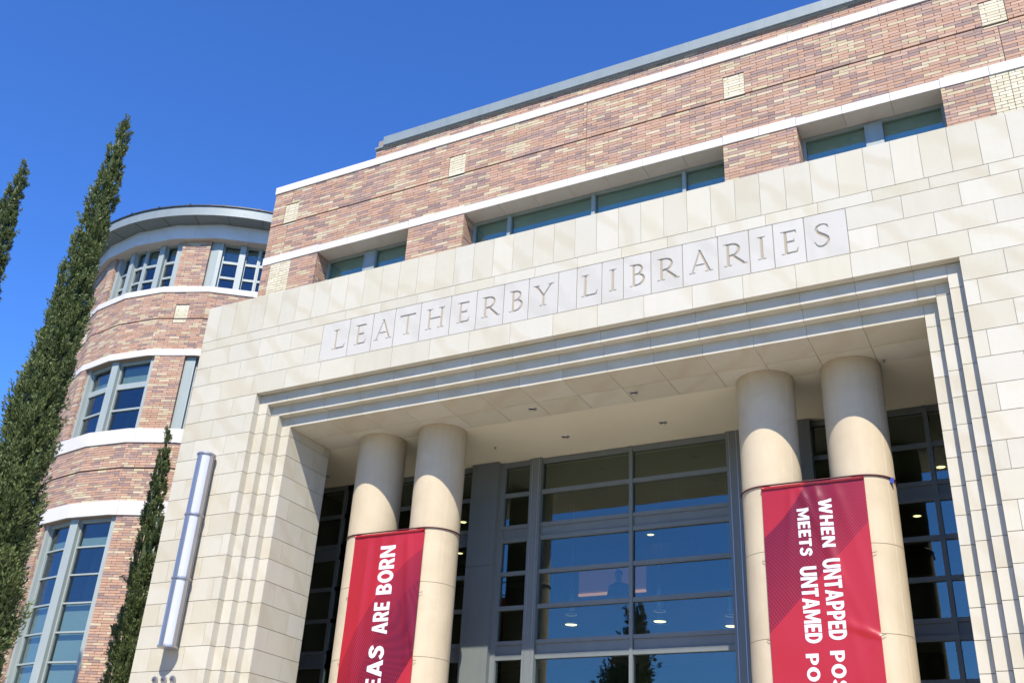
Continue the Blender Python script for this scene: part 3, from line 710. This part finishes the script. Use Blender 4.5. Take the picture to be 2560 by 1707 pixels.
# ---- banners
def banner_mat(name, kind, x0, zt):
    N = NT(name); sp = N.n('SeparateXYZ'); N.l(N.pos(), sp.inputs[0])
    X = N.math('SUBTRACT', sp.outputs[0], x0); Z = N.math('SUBTRACT', zt, sp.outputs[2])     # metres right of / below the top left corner
    def dist(cx, cz): 
        a = N.math('SUBTRACT', X, cx); b = N.math('SUBTRACT', Z, cz)
        return N.math('SQRT', N.math('ADD', N.math('MULTIPLY', a, a), N.math('MULTIPLY', b, b)))
    def step(v, e, sft=.01): return N.math('MULTIPLY_ADD', N.math('SUBTRACT', v, e), 1/sft, .5, clamp=True)
    def lines(v, fr, thr): return N.math('GREATER_THAN', N.math('SINE', N.math('MULTIPLY', v, fr)), thr)
    red, deep, line = (.43, .020, .027), (.22, .008, .028), (.10, .004, .016)
    if kind == 'L':
        d1 = dist(3.4, 3.3); d2 = dist(-2.6, -1.0)
        m1 = N.math('MULTIPLY', step(N.math('MULTIPLY', d1, -1), -3.5), step(N.math('SUBTRACT', N.math('MULTIPLY_ADD', X, -1.55, 4.55), Z), 0.0))
        c1 = N.math('MULTIPLY', m1, N.math('MULTIPLY', N.math('SUBTRACT', 3.5, d1), 1.1, clamp=True))
        la = N.math('MULTIPLY', lines(d1, 165, .15), m1)
        lb = N.math('MULTIPLY', N.math('MULTIPLY', lines(d2, 190, .3), m1), step(N.math('MULTIPLY', d1, -1), -3.05))
        ln = N.math('MAXIMUM', la, lb); gm = c1
    else:
        d1 = dist(-1.6, -1.3); d2 = dist(3.6, 4.4); d3 = dist(-2.2, 3.4)
        low = step(N.math('SUBTRACT', N.math('MULTIPLY_ADD', X, -1.0, 2.2), Z), 0.0, .02)
        up = step(d1, 2.64, .02)
        m1 = N.math('MULTIPLY', low, up)
        c1 = N.math('MULTIPLY', N.math('MULTIPLY', m1, N.math('MULTIPLY_ADD', N.math('SUBTRACT', d1, 2.64), -.75, 1.0, clamp=True)), 1)
        la = N.math('MULTIPLY', lines(N.math('ADD', Z, N.math('MULTIPLY', X, 1.0)), 130, .25), low)
        lb = N.math('MULTIPLY', lines(d3, 150, .3), N.math('MULTIPLY', m1, step(N.math('MULTIPLY', X, -1), -.95, .3)))
        ln = N.math('MAXIMUM', N.math('MULTIPLY', N.math('MULTIPLY', la, N.math('MULTIPLY_ADD', m1, .55, .35)), 1), lb); gm = c1
    col = N.mix(N.math('MULTIPLY', gm, .85), red, deep); col = N.mix(N.math('MULTIPLY', ln, .75), col, line)
    n2 = N.noise(N.pos(), 400, 2); N.bump(n2, .05, .001)
    return N.set(col, .30, spec=.4)
def glyph(ch):
    """bold sans outline loops, cap height 1"""
    S = .235
    def arc(cx, cy, rx, ry, a0, a1, n=10): return [(cx+rx*math.cos(math.radians(a0+(a1-a0)*i/n)), cy+ry*math.sin(math.radians(a0+(a1-a0)*i/n))) for i in range(n+1)]
    if ch == 'I': return .235, [[(0,0),(S,0),(S,1),(0,1)]]
    if ch == 'E': return .56, [[(0,0),(.56,0),(.56,.195),(S,.195),(S,.405),(.51,.405),(.51,.595),(S,.595),(S,.805),(.56,.805),(.56,1),(0,1)]]
    if ch == 'H': return .72, [[(0,0),(S,0),(S,.40),(.72-S,.40),(.72-S,0),(.72,0),(.72,1),(.72-S,1),(.72-S,.60),(S,.60),(S,1),(0,1)]]
    if ch == 'T': return .62, [[(.31-S/2,0),(.31+S/2,0),(.31+S/2,.80),(.62,.80),(.62,1),(0,1),(0,.80),(.31-S/2,.80)]]
    if ch == 'N': return .74, [[(0,0),(.215,0),(.215,.60),(.525,0),(.74,0),(.74,1),(.525,1),(.525,.40),(.215,1),(0,1)]]
    if ch == 'M': return .92, [[(0,0),(.21,0),(.21,.62),(.40,.10),(.52,.10),(.71,.62),(.71,0),(.92,0),(.92,1),(.66,1),(.46,.46),(.26,1),(0,1)]]
    if ch == 'W': return 1.10, [[(0,1),(.23,0),(.43,0),(.55,.56),(.67,0),(.87,0),(1.10,1),(.87,1),(.76,.42),(.64,1),(.46,1),(.34,.42),(.23,1)]]
    if ch == 'A': return .80, [[(0,0),(.235,0),(.285,.19),(.515,.19),(.565,0),(.80,0),(.52,1),(.28,1)], [(.33,.36),(.40,.68),(.47,.36)]]
    if ch == 'P': return .64, [[(0,0),(S,0),(S,.33)]+arc(.31,.665,.33,.335,-90,90)+[(0,1)], [(S,.51)]+arc(.32,.66,.10,.15,-90,90)+[(S,.81)]]
    if ch == 'R': return .68, [[(0,0),(S,0),(S,.35),(.30,.35),(.43,0),(.68,0),(.52,.40)]+arc(.33,.68,.32,.32,-48,90)+[(0,1)], [(S,.54)]+arc(.32,.675,.10,.135,-90,90)+[(S,.81)]]
    if ch == 'B': return .66, [[(0,0)]+arc(.36,.28,.30,.28,-90,62)+arc(.33,.755,.29,.245,-40,90)+[(0,1)], [(S,.18)]+arc(.34,.29,.095,.11,-90,90)+[(S,.40)], [(S,.60)]+arc(.32,.705,.085,.105,-90,90)+[(S,.81)]]
    if ch == 'D': return .70, [[(0,0)]+arc(.26,.5,.44,.5,-90,90,16)+[(0,1)], [(S,.20)]+arc(.28,.5,.185,.30,-90,90,14)+[(S,.80)]]
    if ch == 'O': return .80, [arc(.40,.5,.40,.515,0,350,30), arc(.40,.5,.165,.30,0,348,26)]
    if ch == 'U': return .70, [[(0,1)]+[(0,.35)]+arc(.35,.34,.35,.355,180,360,18)+[(.70,1),(.70-S,1)]+arc(.35,.34,.115,.145,0,-180,12)+[(S,1)]]
    if ch == 'S':
        sp = [(.555,.72),(.50,.83),(.40,.895),(.29,.90),(.18,.86),(.125,.765),(.15,.665),(.25,.585),(.37,.53),(.47,.44),(.495,.31),(.44,.175),(.33,.11),(.22,.105),(.11,.155),(.03,.27)]
        L_, R_ = [], []
        for i, p in enumerate(sp):
            a = sp[max(i-1,0)]; b = sp[min(i+1,len(sp)-1)]; dx, dy = b[0]-a[0], b[1]-a[1]; l = math.hypot(dx,dy); h = .108
            L_.append((p[0]-dy/l*h, p[1]+dx/l*h)); R_.append((p[0]+dy/l*h, p[1]-dx/l*h))
        return .62, [L_ + R_[::-1]]
def word_mesh(txt, gap=.085):
    cu = bpy.data.curves.new('word', 'CURVE'); cu.dimensions = '2D'; cu.fill_mode = 'BOTH'; x = 0
    for ch in txt:
        wd, loops = glyph(ch)
        for lp in loops:
            sp = cu.splines.new('POLY'); sp.points.add(len(lp)-1); sp.use_cyclic_u = True
            for q, p in zip(sp.points, lp): q.co = (p[0]+x, p[1], 0, 1)
        x += wd + gap
    to = bpy.data.objects.new('word', cu); C.objects.link(to); bpy.context.view_layer.update()
    me = bpy.data.meshes.new_from_object(to.evaluated_get(bpy.context.evaluated_depsgraph_get()))
    C.objects.unlink(to); bpy.data.objects.remove(to); bpy.data.curves.remove(cu)
    v = np.array([x.co[:] for x in me.vertices]); f = [tuple(p.vertices) for p in me.polygons]; bpy.data.meshes.remove(me)
    return v, f
M['ink'] = NT('white_ink').set((.80, .80, .82), .35)
M['strap'] = NT('dark_red_strap').set((.10, .015, .02), .6)
M['tape'] = NT('blue_tape').set((.02, .04, .35), .5)
YBN = CY - CR - .035
def make_banner(kind, x0, x1, zt, zb, ca, cb, label, words):
    t = thing('banner', ((x0+x1)/2, YBN, zb), label, 'banner', None)
    W_ = x1-x0; ph = 0. if kind == 'L' else 1.7
    def disp(x, z):
        u = (x-x0)/W_; q = zt-z
        d = -.022*np.sin(math.pi*np.clip(u,0,1))*np.exp(-q*.5)                                # belly between the columns
        for cu, sl, a, wd, fall in (((.36,.24,.034,.045,1.0),(.52,.10,.040,.05,.8),(.30,-.06,.022,.035,1.5),(.70,.16,.020,.05,1.2)) if kind == 'R' else ((.42,-.03,.018,.05,1.4),(.62,-.08,.016,.05,1.6),(.22,-.015,.026,.06,.35),(.78,.06,.020,.05,.6))):
            xc = cu+sl*q; d = d - a*np.exp(-((u-xc)/wd)**2)*np.exp(-q*fall)*np.clip(q*4,0,1)
        for (px, pq, dx, dq, a, wd) in (((1.0,2.32,-.55,-.25,.022,.10),(1.0,2.32,-.35,.6,.016,.12)) if kind == 'R' else ((1.0,2.16,-.22,-1.0,.022,.10),(1.0,2.16,-.7,.5,.012,.14))):
            ll = math.hypot(dx,dq); ex, eq = dx/ll, dq/ll; rx, rq = (u-px)*W_, q-pq
            al = rx*ex+rq*eq; pe = rx*eq-rq*ex
            d = d - a*np.exp(-(pe/(wd*(.35+np.clip(al,0,2)*.8)))**2)*np.exp(-np.clip(al,0,9)*1.3)*(al > 0)
        d = d + .004*np.sin(2.1*q+3*u+ph) + .003*np.sin(5*q-4*u) + .0035*np.sin(9*u+1.3*q+ph)
        return YBN + d
    def surf(x, z, lift=0.): return disp(x, z) - lift
    nx, nz = 60, 150
    X, Z = np.meshgrid(np.linspace(x0, x1, nx), np.linspace(zb, zt, nz))
    # slightly sagging top hem
    sag = .012*np.sin(np.linspace(0, math.pi, nx))*np.ones((nz,1))*np.clip((Z-zt+.6)/.6,0,1)
    Yv = disp(X, Z); Zv = Z - sag
    mb = MB(); idx = np.arange(nx*nz).reshape(nz, nx)
    mb.v = np.c_[X.ravel(), Yv.ravel(), Zv.ravel()].tolist() + np.c_[X.ravel(), Yv.ravel()+.003, Zv.ravel()].tolist()
    fr = np.stack([idx[:-1,:-1], idx[:-1,1:], idx[1:,1:], idx[1:,:-1]], -1).reshape(-1,4)
    mb.f = [tuple(int(i) for i in q) for q in fr] + [tuple(int(i)+nx*nz for i in q[::-1]) for q in fr]
    mt = banner_mat('banner_print_'+('left' if kind == 'L' else 'right'), kind, x0, zt)
    mb.build('sheet', mt, t, smooth=True)
    # top hem with a rod
    hm = MB().tube([(x, float(disp(np.array(x), np.array(zt-.02)))-.006, zt-.012*math.sin(math.pi*(x-x0)/W_)-.03) for x in np.linspace(x0+.001, x1-.001, 24)], .024, 8); hm.build('hem', mt, t, smooth=True)
    # words
    for txt, xa, xb, za, zb_, bold in words:
        v, f = word_mesh(txt, bold)
        bm = bmesh.new(); vs = [bm.verts.new(p) for p in v]
        for q in f:
            try: bm.faces.new([vs[i] for i in q])
            except ValueError: pass
        mn, mx_ = v.min(0), v.max(0)
        for ax in (0, 1):
            for s in np.arange(mn[ax]+.07, mx_[ax], .07):
                co = [0,0,0]; no = [0,0,0]; co[ax] = s; no[ax] = 1
                bmesh.ops.bisect_plane(bm, geom=bm.verts[:]+bm.edges[:]+bm.faces[:], plane_co=co, plane_no=no)
        bm.verts.index_update()
        out = []
        for p in bm.verts:
            a = (p.co.x-mn[0])/(mx_[0]-mn[0]); b = (p.co.y-mn[1])/(mx_[1]-mn[1])
            if kind == 'R': z = za + (zb_-za)*a; x = xa + (xb-xa)*b       # reads downwards, letter tops to the right
            else: z = zb_ + (za-zb_)*a; x = xb + (xa-xb)*b                 # reads upwards, letter tops to the left
            out.append((x, float(disp(np.array(x), np.array(z)))-.0035, z))
        mb = MB(); mb.v = out; mb.f = [tuple(p.index for p in q.verts) for q in bm.faces]; bm.free()
        o = mb.build('lettering', M['ink'], t); o['label'] = 'white printed word ' + txt
    # strap round both columns
    zs = zt+.005; r = CR+.014; path = []
    for i in range(25): a = math.radians(90+180*i/24); path.append((ca+r*math.cos(a), CY+r*math.sin(a), zs+.02))
    for i in range(25): a = math.radians(-90+180*i/24); path.append((cb+r*math.cos(a), CY+r*math.sin(a), zs+.02))
    MB().tube(path, .0125, 6, closed=True).build('strap', M['strap'], t)
    for q in (1.15, 2.3, 3.4):
        for xx, s in ((x0,-1),(x1,1)):
            MB().tube([(xx+s*-.02, float(disp(np.array(xx), np.array(zt-q)))-.002, zt-q), (xx+s*.015, YBN+.01, zt-q+.004), (xx+s*.06, CY-CR-.004, zt-q+.02)], .004, 5).build('tie', M['strap'], t)
    if kind == 'R':
        a = math.radians(-25); c = (cb+(r+.012)*math.cos(a), CY+(r+.012)*math.sin(a))
        MB().box(c[0]-.03, c[0]+.03, c[1]-.012, c[1]+.012, zs-.06, zs+.02).build('tape', M['tape'], t)
make_banner('L', -11.37, -9.86, 7.075, 2.9, COLX[0], COLX[1], 'red vinyl banner reading IDEAS ARE BORN strapped to a pair of columns',
    [('BORN', -10.75, -10.42, 6.81, 5.935, .07), ('ARE', -10.75, -10.43, 5.80, 5.245, .07), ('IDEAS', -10.765, -10.45, 5.07, 3.93, .07)])
make_banner('R', -3.80, -2.28, 7.125, 2.9, COLX[2], COLX[3], 'red vinyl banner with two printed lines, WHEN UNTAPPED above MEETS UNTAMED, on columns',
    [('WHEN', -2.955, -2.77, 6.83, 6.10, .11), ('UNTAPPED', -2.98, -2.73, 5.93, 4.79, .06), ('POS', -2.985, -2.785, 4.645, 4.10, .11),
     ('MEETS', -3.285, -3.105, 6.715, 5.995, .11), ('UNTAMED', -3.31, -3.07, 5.845, 4.76, .06), ('POT', -3.322, -3.14, 4.62, 4.07, .11)])

# ---- recessed downlights in the soffit and porch ceiling, sprinklers
def downlight(x, y, z, label, lit=False, r=.065, group=None, name='downlight', inside=False):
    t = thing(name, (x, y, z), label, 'ceiling light', group)
    MB().lathe(x, y, [(r*.62,z-.001),(r*.7,z-.014),(r,z-.012),(r+.012,z-.004),(r+.012,z+.002)], 28).build('trim_ring', M['steel'] if not inside else M['plaster'], t, smooth=True)
    MB().lathe(x, y, [(.001,z-.003),(r*.63,z-.003)], 24).build('lens', M['lamp_warm'] if lit else M['dark'], t)
for x, y, lab in ((-7.865,1.34,'unlit recessed downlight in the stone soffit nearer the left banner'),(-5.922,1.34,'unlit recessed downlight in the stone soffit nearer the right banner'),
               (-7.86,2.735,'unlit recessed downlight in the plaster porch ceiling nearer the left banner'),(-5.904,2.735,'unlit recessed downlight in the plaster porch ceiling nearer the right banner'),
               (-13.64,2.95,'unlit recessed downlight in the porch ceiling behind the left jamb')):
    downlight(x, y, ZS if y < 1.7 else ZS+.006, lab)
for x, y, zc, lab in ((-1.842,1.608,ZS,'small sprinkler head in the stone soffit beside the outer right column'),(-9.388,2.749,ZS+.006,'small sprinkler head in the plaster ceiling behind the left column pair')):
    t = thing('sprinkler', (x,y,zc), lab, 'sprinkler')
    MB().lathe(x, y, [(.001,zc-.03),(.012,zc-.03),(.012,zc-.008),(.03,zc-.006),(.03,zc+.002)], 16).build('head', M['steel'], t)
    MB().lathe(x, y, [(.001,zc-.036),(.02,zc-.036),(.02,zc-.03),(.001,zc-.03)], 12).build('deflector', M['steel'], t)
zi = ZS+.018
for x, y, lab in ((-8.52,9.0,'lit round ceiling light inside the central entrance glazing'),(-12.42,6.72,'lit round ceiling light inside the bay left of the grey pilaster, the nearer one'),
    (-13.84,9.0,'lit round ceiling light inside the bay left of the grey pilaster, the deeper one'),(-1.62,5.51,'lit round ceiling light in the right bay, closest to the glass'),
    (-1.66,6.65,'lit round ceiling light in the right bay, second from the glass'),(-2.52,9.5,'lit round ceiling light in the right bay, deepest inside')):
    downlight(x, y, zi, lab, True, .13, 'lit ceiling lights inside the lobby', 'ceiling_light', True)
# ---- pendant lamps in the lobby
M['clear'] = glass_mat('clear_shade', .02, (.92,.95,.97))
def pendant(x, y, z, label):
    t = thing('pendant_lamp', (x, y, z), label, 'pendant lamp', 'pendant lamps in the lobby')
    MB().tube([(x,y,z+.75),(x,y,zi)], .008, 6).build('cord', M['steel'], t)
    MB().lathe(x, y, [(.06,z+.28),(.075,z+.3),(.075,z+.62),(.05,z+.74),(.001,z+.75)], 24).build('lamp_body', M['steel'], t, smooth=True)
    MB().lathe(x, y, [(.19,z),(.175,z+.06),(.13,z+.22),(.10,z+.30)], 32).build('shade', M['clear'], t, smooth=True)
    MB().tube([(x+.19*math.cos(a*math.pi/16), y+.19*math.sin(a*math.pi/16), z) for a in range(32)], .008, 6, closed=True).build('shade_ring', M['steel'], t)
    MB().lathe(x, y, [(.001,z+.015),(.12,z+.015)], 24).build('bulb', M['lamp_warm'], t)
    MB().tube([(x+.115*math.cos(a*math.pi/16), y+.115*math.sin(a*math.pi/16), z+.22) for a in range(32)], .01, 6, closed=True).build('collar', M['acrylic'], t)
pendant(-8.93, 5.5, 6.24, 'glass pendant lamp inside the left large lobby pane')
pendant(-7.03, 5.5, 6.20, 'glass pendant lamp inside the right large lobby pane, by the central mullion')
pendant(-5.75, 6.0, 6.15, 'glass pendant lamp inside the right large lobby pane, by the right frame')

# ---- person on the mezzanine
def person(x, y, z0):
    per = thing('person', (x, y, z0), 'person in dark jacket standing at the balcony behind the glass', 'person')
    V = [(0,0,.95),(0,0,1.12),(0,.005,1.30),(0,.01,1.42),(0,0,1.50),(0,-.01,1.56),(0,-.012,1.64),(0,-.005,1.71),
         (.17,.01,1.40),(.235,.02,1.16),(.20,-.16,1.06),(.16,-.22,1.06), (-.17,.01,1.40),(-.235,.02,1.16),(-.20,-.16,1.06),(-.16,-.22,1.06),
         (.10,0,.90),(.11,0,.50),(.11,.02,.09),(.12,-.12,.03), (-.10,0,.90),(-.11,0,.50),(-.11,.02,.09),(-.12,-.12,.03)]
    E_ = [(0,1),(1,2),(2,3),(3,4),(4,5),(5,6),(6,7),(3,8),(8,9),(9,10),(10,11),(3,12),(12,13),(13,14),(14,15),(0,16),(16,17),(17,18),(18,19),(0,20),(20,21),(21,22),(22,23)]
    Rr = [(.15,.11),(.145,.10),(.17,.115),(.12,.09),(.055,.055),(.062,.07),(.078,.095),(.06,.075)] + [(.075,.07),(.055,.055),(.042,.042),(.035,.02)]*2 + [(.095,.10),(.07,.075),(.05,.05),(.045,.03)]*2
    me = bpy.data.meshes.new('body'); me.from_pydata(V, E_, []); N = NT('dark_clothing')
    tc = N.n('TexCoord'); sp = N.n('SeparateXYZ'); N.l(tc.outputs['Object'], sp.inputs[0])
    N.set(N.mix(N.math('GREATER_THAN', sp.outputs[2], 1.475), (.03,.035,.05), (.40,.25,.18)), .8)
    me.materials.append(N.m); o = bpy.data.objects.new('body', me); link(o, (x,y,z0), per)
    md = o.modifiers.new('skin','SKIN'); sv = me.skin_vertices[0].data
    for i, r in enumerate(Rr): sv[i].radius = r
    sv[0].use_root = True
    s2 = o.modifiers.new('sub','SUBSURF'); s2.levels = 2; s2.render_levels = 2
    M['hair'] = NT('dark_hair').set((.02,.014,.01), .6)
    h = MB(); n = 16
    for i in range(6):
        an = math.radians(15*i); zc = z0+1.68+.098*math.sin(an); rr = .092*math.cos(an)
        for k in range(n): b = 2*math.pi*k/n; h.v.append((x+rr*.9*math.cos(b), y+.012+rr*1.1*math.sin(b), zc))
    for i in range(5):
        for k in range(n): h.f.append((i*n+k, i*n+(k+1)%n, (i+1)*n+(k+1)%n, (i+1)*n+k))
    h.f.append(tuple(5*n+k for k in range(n))); h.build('hair', M['hair'], per, smooth=True)
person(-8.33, 6.55, 5.845)

# ---- trees
def leaf_mat(name, ca, cb):
    N = NT(name); at = N.n('VertexColor', layer_name='Col'); r = N.n('SeparateColor'); N.l(at.outputs[0], r.inputs[0])
    col = N.mix(r.outputs[0], ca, cb); N.b.inputs['Transmission Weight'].default_value = 0
    N.b.inputs['Subsurface Weight'].default_value = 0
    d = N.n('BsdfTranslucent'); N.l(col, d.inputs[0]); N.set(col, .55, spec=.35)
    mx = N.n('MixShader'); mx.inputs[0].default_value = .18; N.l(N.b.outputs[0], mx.inputs[1]); N.l(d.outputs[0], mx.inputs[2]); N.l(mx.outputs[0], N.out.inputs[0])
    return N.m
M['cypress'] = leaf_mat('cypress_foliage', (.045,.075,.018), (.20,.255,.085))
N = NT('bark'); M['bark'] = N.set(N.mix(N.noise(N.pos(), 14, 5), (.16,.11,.075), (.09,.06,.04)), .95)
M['conifer'] = leaf_mat('conifer_foliage', (.12,.15,.06), (.26,.28,.13))
def cypress(x, y, h, prof, label, seed, plumes=1500, blades=46, blade=(.035,.085), size=1., lean=(0,0), group=None, name='cypress_tree', loose=1.0):
    r_ = np.random.default_rng(seed)
    t = thing(name, (x, y, 0), label, 'tree', group)
    hs = np.array([p[0] for p in prof]); rs = np.array([p[1] for p in prof])    # distance below the tip -> radius
    def rad(z): return np.interp(h-z, hs, rs)
    def axis(z): k = (h-z)/h; return x+lean[0]*k, y+lean[1]*k
    # plumes: upswept tufts over the surface
    zz_ = np.linspace(.6, h-.05, 4000); wgt = rad(zz_)+.06; cum = np.cumsum(wgt)/wgt.sum()
    pz = np.interp(r_.random(plumes), cum, zz_); pa = r_.random(plumes)*2*math.pi
    lump = 1 + .13*np.sin(3*pa+pz*2.1+seed) + .11*np.sin(5*pa-pz*3.3+seed*2) + .10*np.sin(pz*4.7+pa+seed) + .16*(r_.random(plumes)-.5)
    pr = rad(pz)*lump*(.70+.20*r_.random(plumes)); ax_, ay_ = axis(pz)
    base = np.c_[ax_+pr*np.cos(pa), ay_+pr*np.sin(pa), pz]
    out = np.c_[np.cos(pa), np.sin(pa), np.zeros(plumes)]
    plen = r_.uniform(.16,.42,plumes)*np.clip(rad(pz)/.35,.45,1.7)*size
    tilt = r_.uniform(.02,.34,plumes)*loose
    sway = r_.normal(0,.16,(plumes,3)); sway[:,2] *= .3
    dirs = out*tilt[:,None] + np.array([0,0,1.]) + sway; dirs /= np.linalg.norm(dirs,axis=1)[:,None]
    tone = r_.random(plumes)
    n = plumes*blades; pi_ = np.repeat(np.arange(plumes), blades); s = r_.random(n)
    spread = size*(.018+.030*np.sin(math.pi*np.clip(s*.9+.05,0,1)))*np.clip(rad(pz)/.4,.5,1.5)[pi_]
    c = base[pi_] + dirs[pi_]*(s*plen[pi_])[:,None] + r_.normal(0,1,(n,3))*spread[:,None]*np.array([.62,.62,.75])
    bd = dirs[pi_] + r_.normal(0,.45,(n,3)) + out[pi_]*.25; bd /= np.linalg.norm(bd,axis=1)[:,None]
    sd = np.cross(bd, r_.normal(0,1,(n,3))); sd /= np.linalg.norm(sd,axis=1)[:,None]+1e-9
    L = r_.uniform(blade[0],blade[1],n)*(.65+.5*np.clip(rad(pz)/.5,0,1))[pi_]; Wd = L*r_.uniform(.13,.22,n)
    v = np.empty((n,4,3)); v[:,0] = c; v[:,1] = c+bd*(L*.5)[:,None]+sd*Wd[:,None]; v[:,2] = c+bd*L[:,None]; v[:,3] = c+bd*(L*.45)[:,None]-sd*Wd[:,None]
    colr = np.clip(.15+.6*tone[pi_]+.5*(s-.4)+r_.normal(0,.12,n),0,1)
    verts = v.reshape(-1,3); faces = np.arange(n*4).reshape(n,4)
    # inner mass so that no light shines through the middle
    nz, na = 60, 20; zc = np.linspace(.4, h-.12, nz); ang = np.linspace(0,2*math.pi,na,endpoint=False)
    A, Zc = np.meshgrid(ang, zc); lum = 1+.13*np.sin(3*A+Zc*2.1+seed)+.11*np.sin(5*A-Zc*3.3+seed*2)+.10*np.sin(Zc*4.7+A+seed)
    rr = rad(Zc)*.45*lum; axx, ayy = axis(Zc); iv = np.c_[(axx+rr*np.cos(A)).ravel(), (ayy+rr*np.sin(A)).ravel(), Zc.ravel()]
    ii = np.arange(nz*na).reshape(nz,na); fi = np.stack([ii[:-1], np.roll(ii,-1,1)[:-1], np.roll(ii,-1,1)[1:], ii[1:]],-1).reshape(-1,4)+len(verts)
    allv = np.vstack([verts, iv]); cen = np.array([x,y,h/2])
    me = bpy.data.meshes.new('crown'); me.vertices.add(len(allv)); me.vertices.foreach_set('co', (allv-cen).astype(np.float32).ravel())
    F = np.vstack([faces, fi]); me.loops.add(F.size); me.loops.foreach_set('vertex_index', F.astype(np.int32).ravel())
    me.polygons.add(len(F)); me.polygons.foreach_set('loop_start', np.arange(0,F.size,4,dtype=np.int32)); me.polygons.foreach_set('loop_total', np.full(len(F),4,np.int32))
    me.update(calc_edges=True); at = me.color_attributes.new('Col','FLOAT_COLOR','CORNER')
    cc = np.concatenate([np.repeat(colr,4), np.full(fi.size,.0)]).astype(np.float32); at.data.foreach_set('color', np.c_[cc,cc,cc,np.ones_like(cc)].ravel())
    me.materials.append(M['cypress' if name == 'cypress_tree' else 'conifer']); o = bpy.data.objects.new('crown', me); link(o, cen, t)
    bx, by = axis(0); tx, ty = axis(h*.55)
    MB().tube([(bx,by,0),(bx*.7+tx*.3,by*.7+ty*.3,h*.25),(tx,ty,h*.55)], [max(.12,h*.012),max(.09,h*.009),.02], 10).build('trunk', M['bark'], t, smooth=True)
    return t
PA = [(0,.03),(.3,.09),(1,.155),(1.9,.215),(3.6,.27),(6,.35),(8,.44),(10.3,.56),(12.5,.62),(14,.5),(15,.4)]
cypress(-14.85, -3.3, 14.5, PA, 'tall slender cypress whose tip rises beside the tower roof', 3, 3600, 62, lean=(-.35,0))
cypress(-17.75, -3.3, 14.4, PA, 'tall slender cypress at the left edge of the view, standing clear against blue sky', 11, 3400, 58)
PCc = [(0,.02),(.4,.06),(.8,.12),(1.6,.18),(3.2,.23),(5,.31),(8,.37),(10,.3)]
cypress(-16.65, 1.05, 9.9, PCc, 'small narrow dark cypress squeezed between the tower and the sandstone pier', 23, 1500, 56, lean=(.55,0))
# trees across the plaza, seen only as reflections in the glazing
PT = [(0,.05),(1,.45),(3,.9),(6,1.4),(9,1.7),(11,1.4),(12.5,.5)]
cypress(-20.6, -30, 12.6, PT, 'broad conifer across the plaza, mirrored in the lower entrance glass', 31, 1500, 30, (.12,.28), 2.2, name='conifer_tree', loose=2)
cypress(-21.1, -33, 15.6, [(0,.05),(.8,.3),(2,.35),(3,.5),(5,.5),(9,.6),(14,.6),(16,.3)], 'tall thin conifer across the plaza, mirrored beside the central mullion', 37, 700, 30, (.12,.28), 2.2, name='conifer_tree', loose=2.6)
PB = [(0,.3),(.8,2.0),(2,3.1),(4,3.9),(6,3.6),(7.5,2.2),(9,.4),(12,.3)]
wv, wf, wc = [], [], []; base_n = 0
for i, (px, py) in enumerate([(-44,-36),(-36,-47),(-27,-52),(-15,-55),(-6,-58),(4,-60),(14,-57),(25,-52),(34,-44)]):
    t = cypress(px, py, 9.5+1.6*math.sin(i*2.3), PB, '', 50+i, 500, 22, (.3,.7), 4.5, name='wood', loose=3)
    for ch in list(t.children):
        if ch.name.startswith('crown'):
            me = ch.data; n_ = len(me.vertices); a = np.empty(n_*3, np.float32); me.vertices.foreach_get('co', a)
            q = np.empty(len(me.loops), np.int32); me.loops.foreach_get('vertex_index', q); cl = np.empty(len(me.loops)*4, np.float32); me.color_attributes['Col'].data.foreach_get('color', cl)
            wv.append(a.reshape(-1,3)+np.array(WP[ch], np.float32)); wf.append(q+base_n); wc.append(cl); base_n += n_
        bpy.data.objects.remove(ch)
    bpy.data.objects.remove(t)
wv = np.vstack(wv); wf = np.concatenate(wf); me = bpy.data.meshes.new('distant_trees'); me.vertices.add(len(wv)); me.vertices.foreach_set('co', wv.astype(np.float32).ravel())
me.loops.add(len(wf)); me.loops.foreach_set('vertex_index', wf.astype(np.int32)); me.polygons.add(len(wf)//4)
me.polygons.foreach_set('loop_start', np.arange(0,len(wf),4,dtype=np.int32)); me.polygons.foreach_set('loop_total', np.full(len(wf)//4,4,np.int32)); me.update(calc_edges=True)
at = me.color_attributes.new('Col','FLOAT_COLOR','CORNER'); at.data.foreach_set('color', np.concatenate(wc)); me.materials.append(M['conifer'])
o = bpy.data.objects.new('distant_trees', me); link(o, (0,0,0)); o['kind'] = 'stuff'; tag(o, 'dark row of leafy trees far across the plaza, mirrored low in the glass', 'trees')
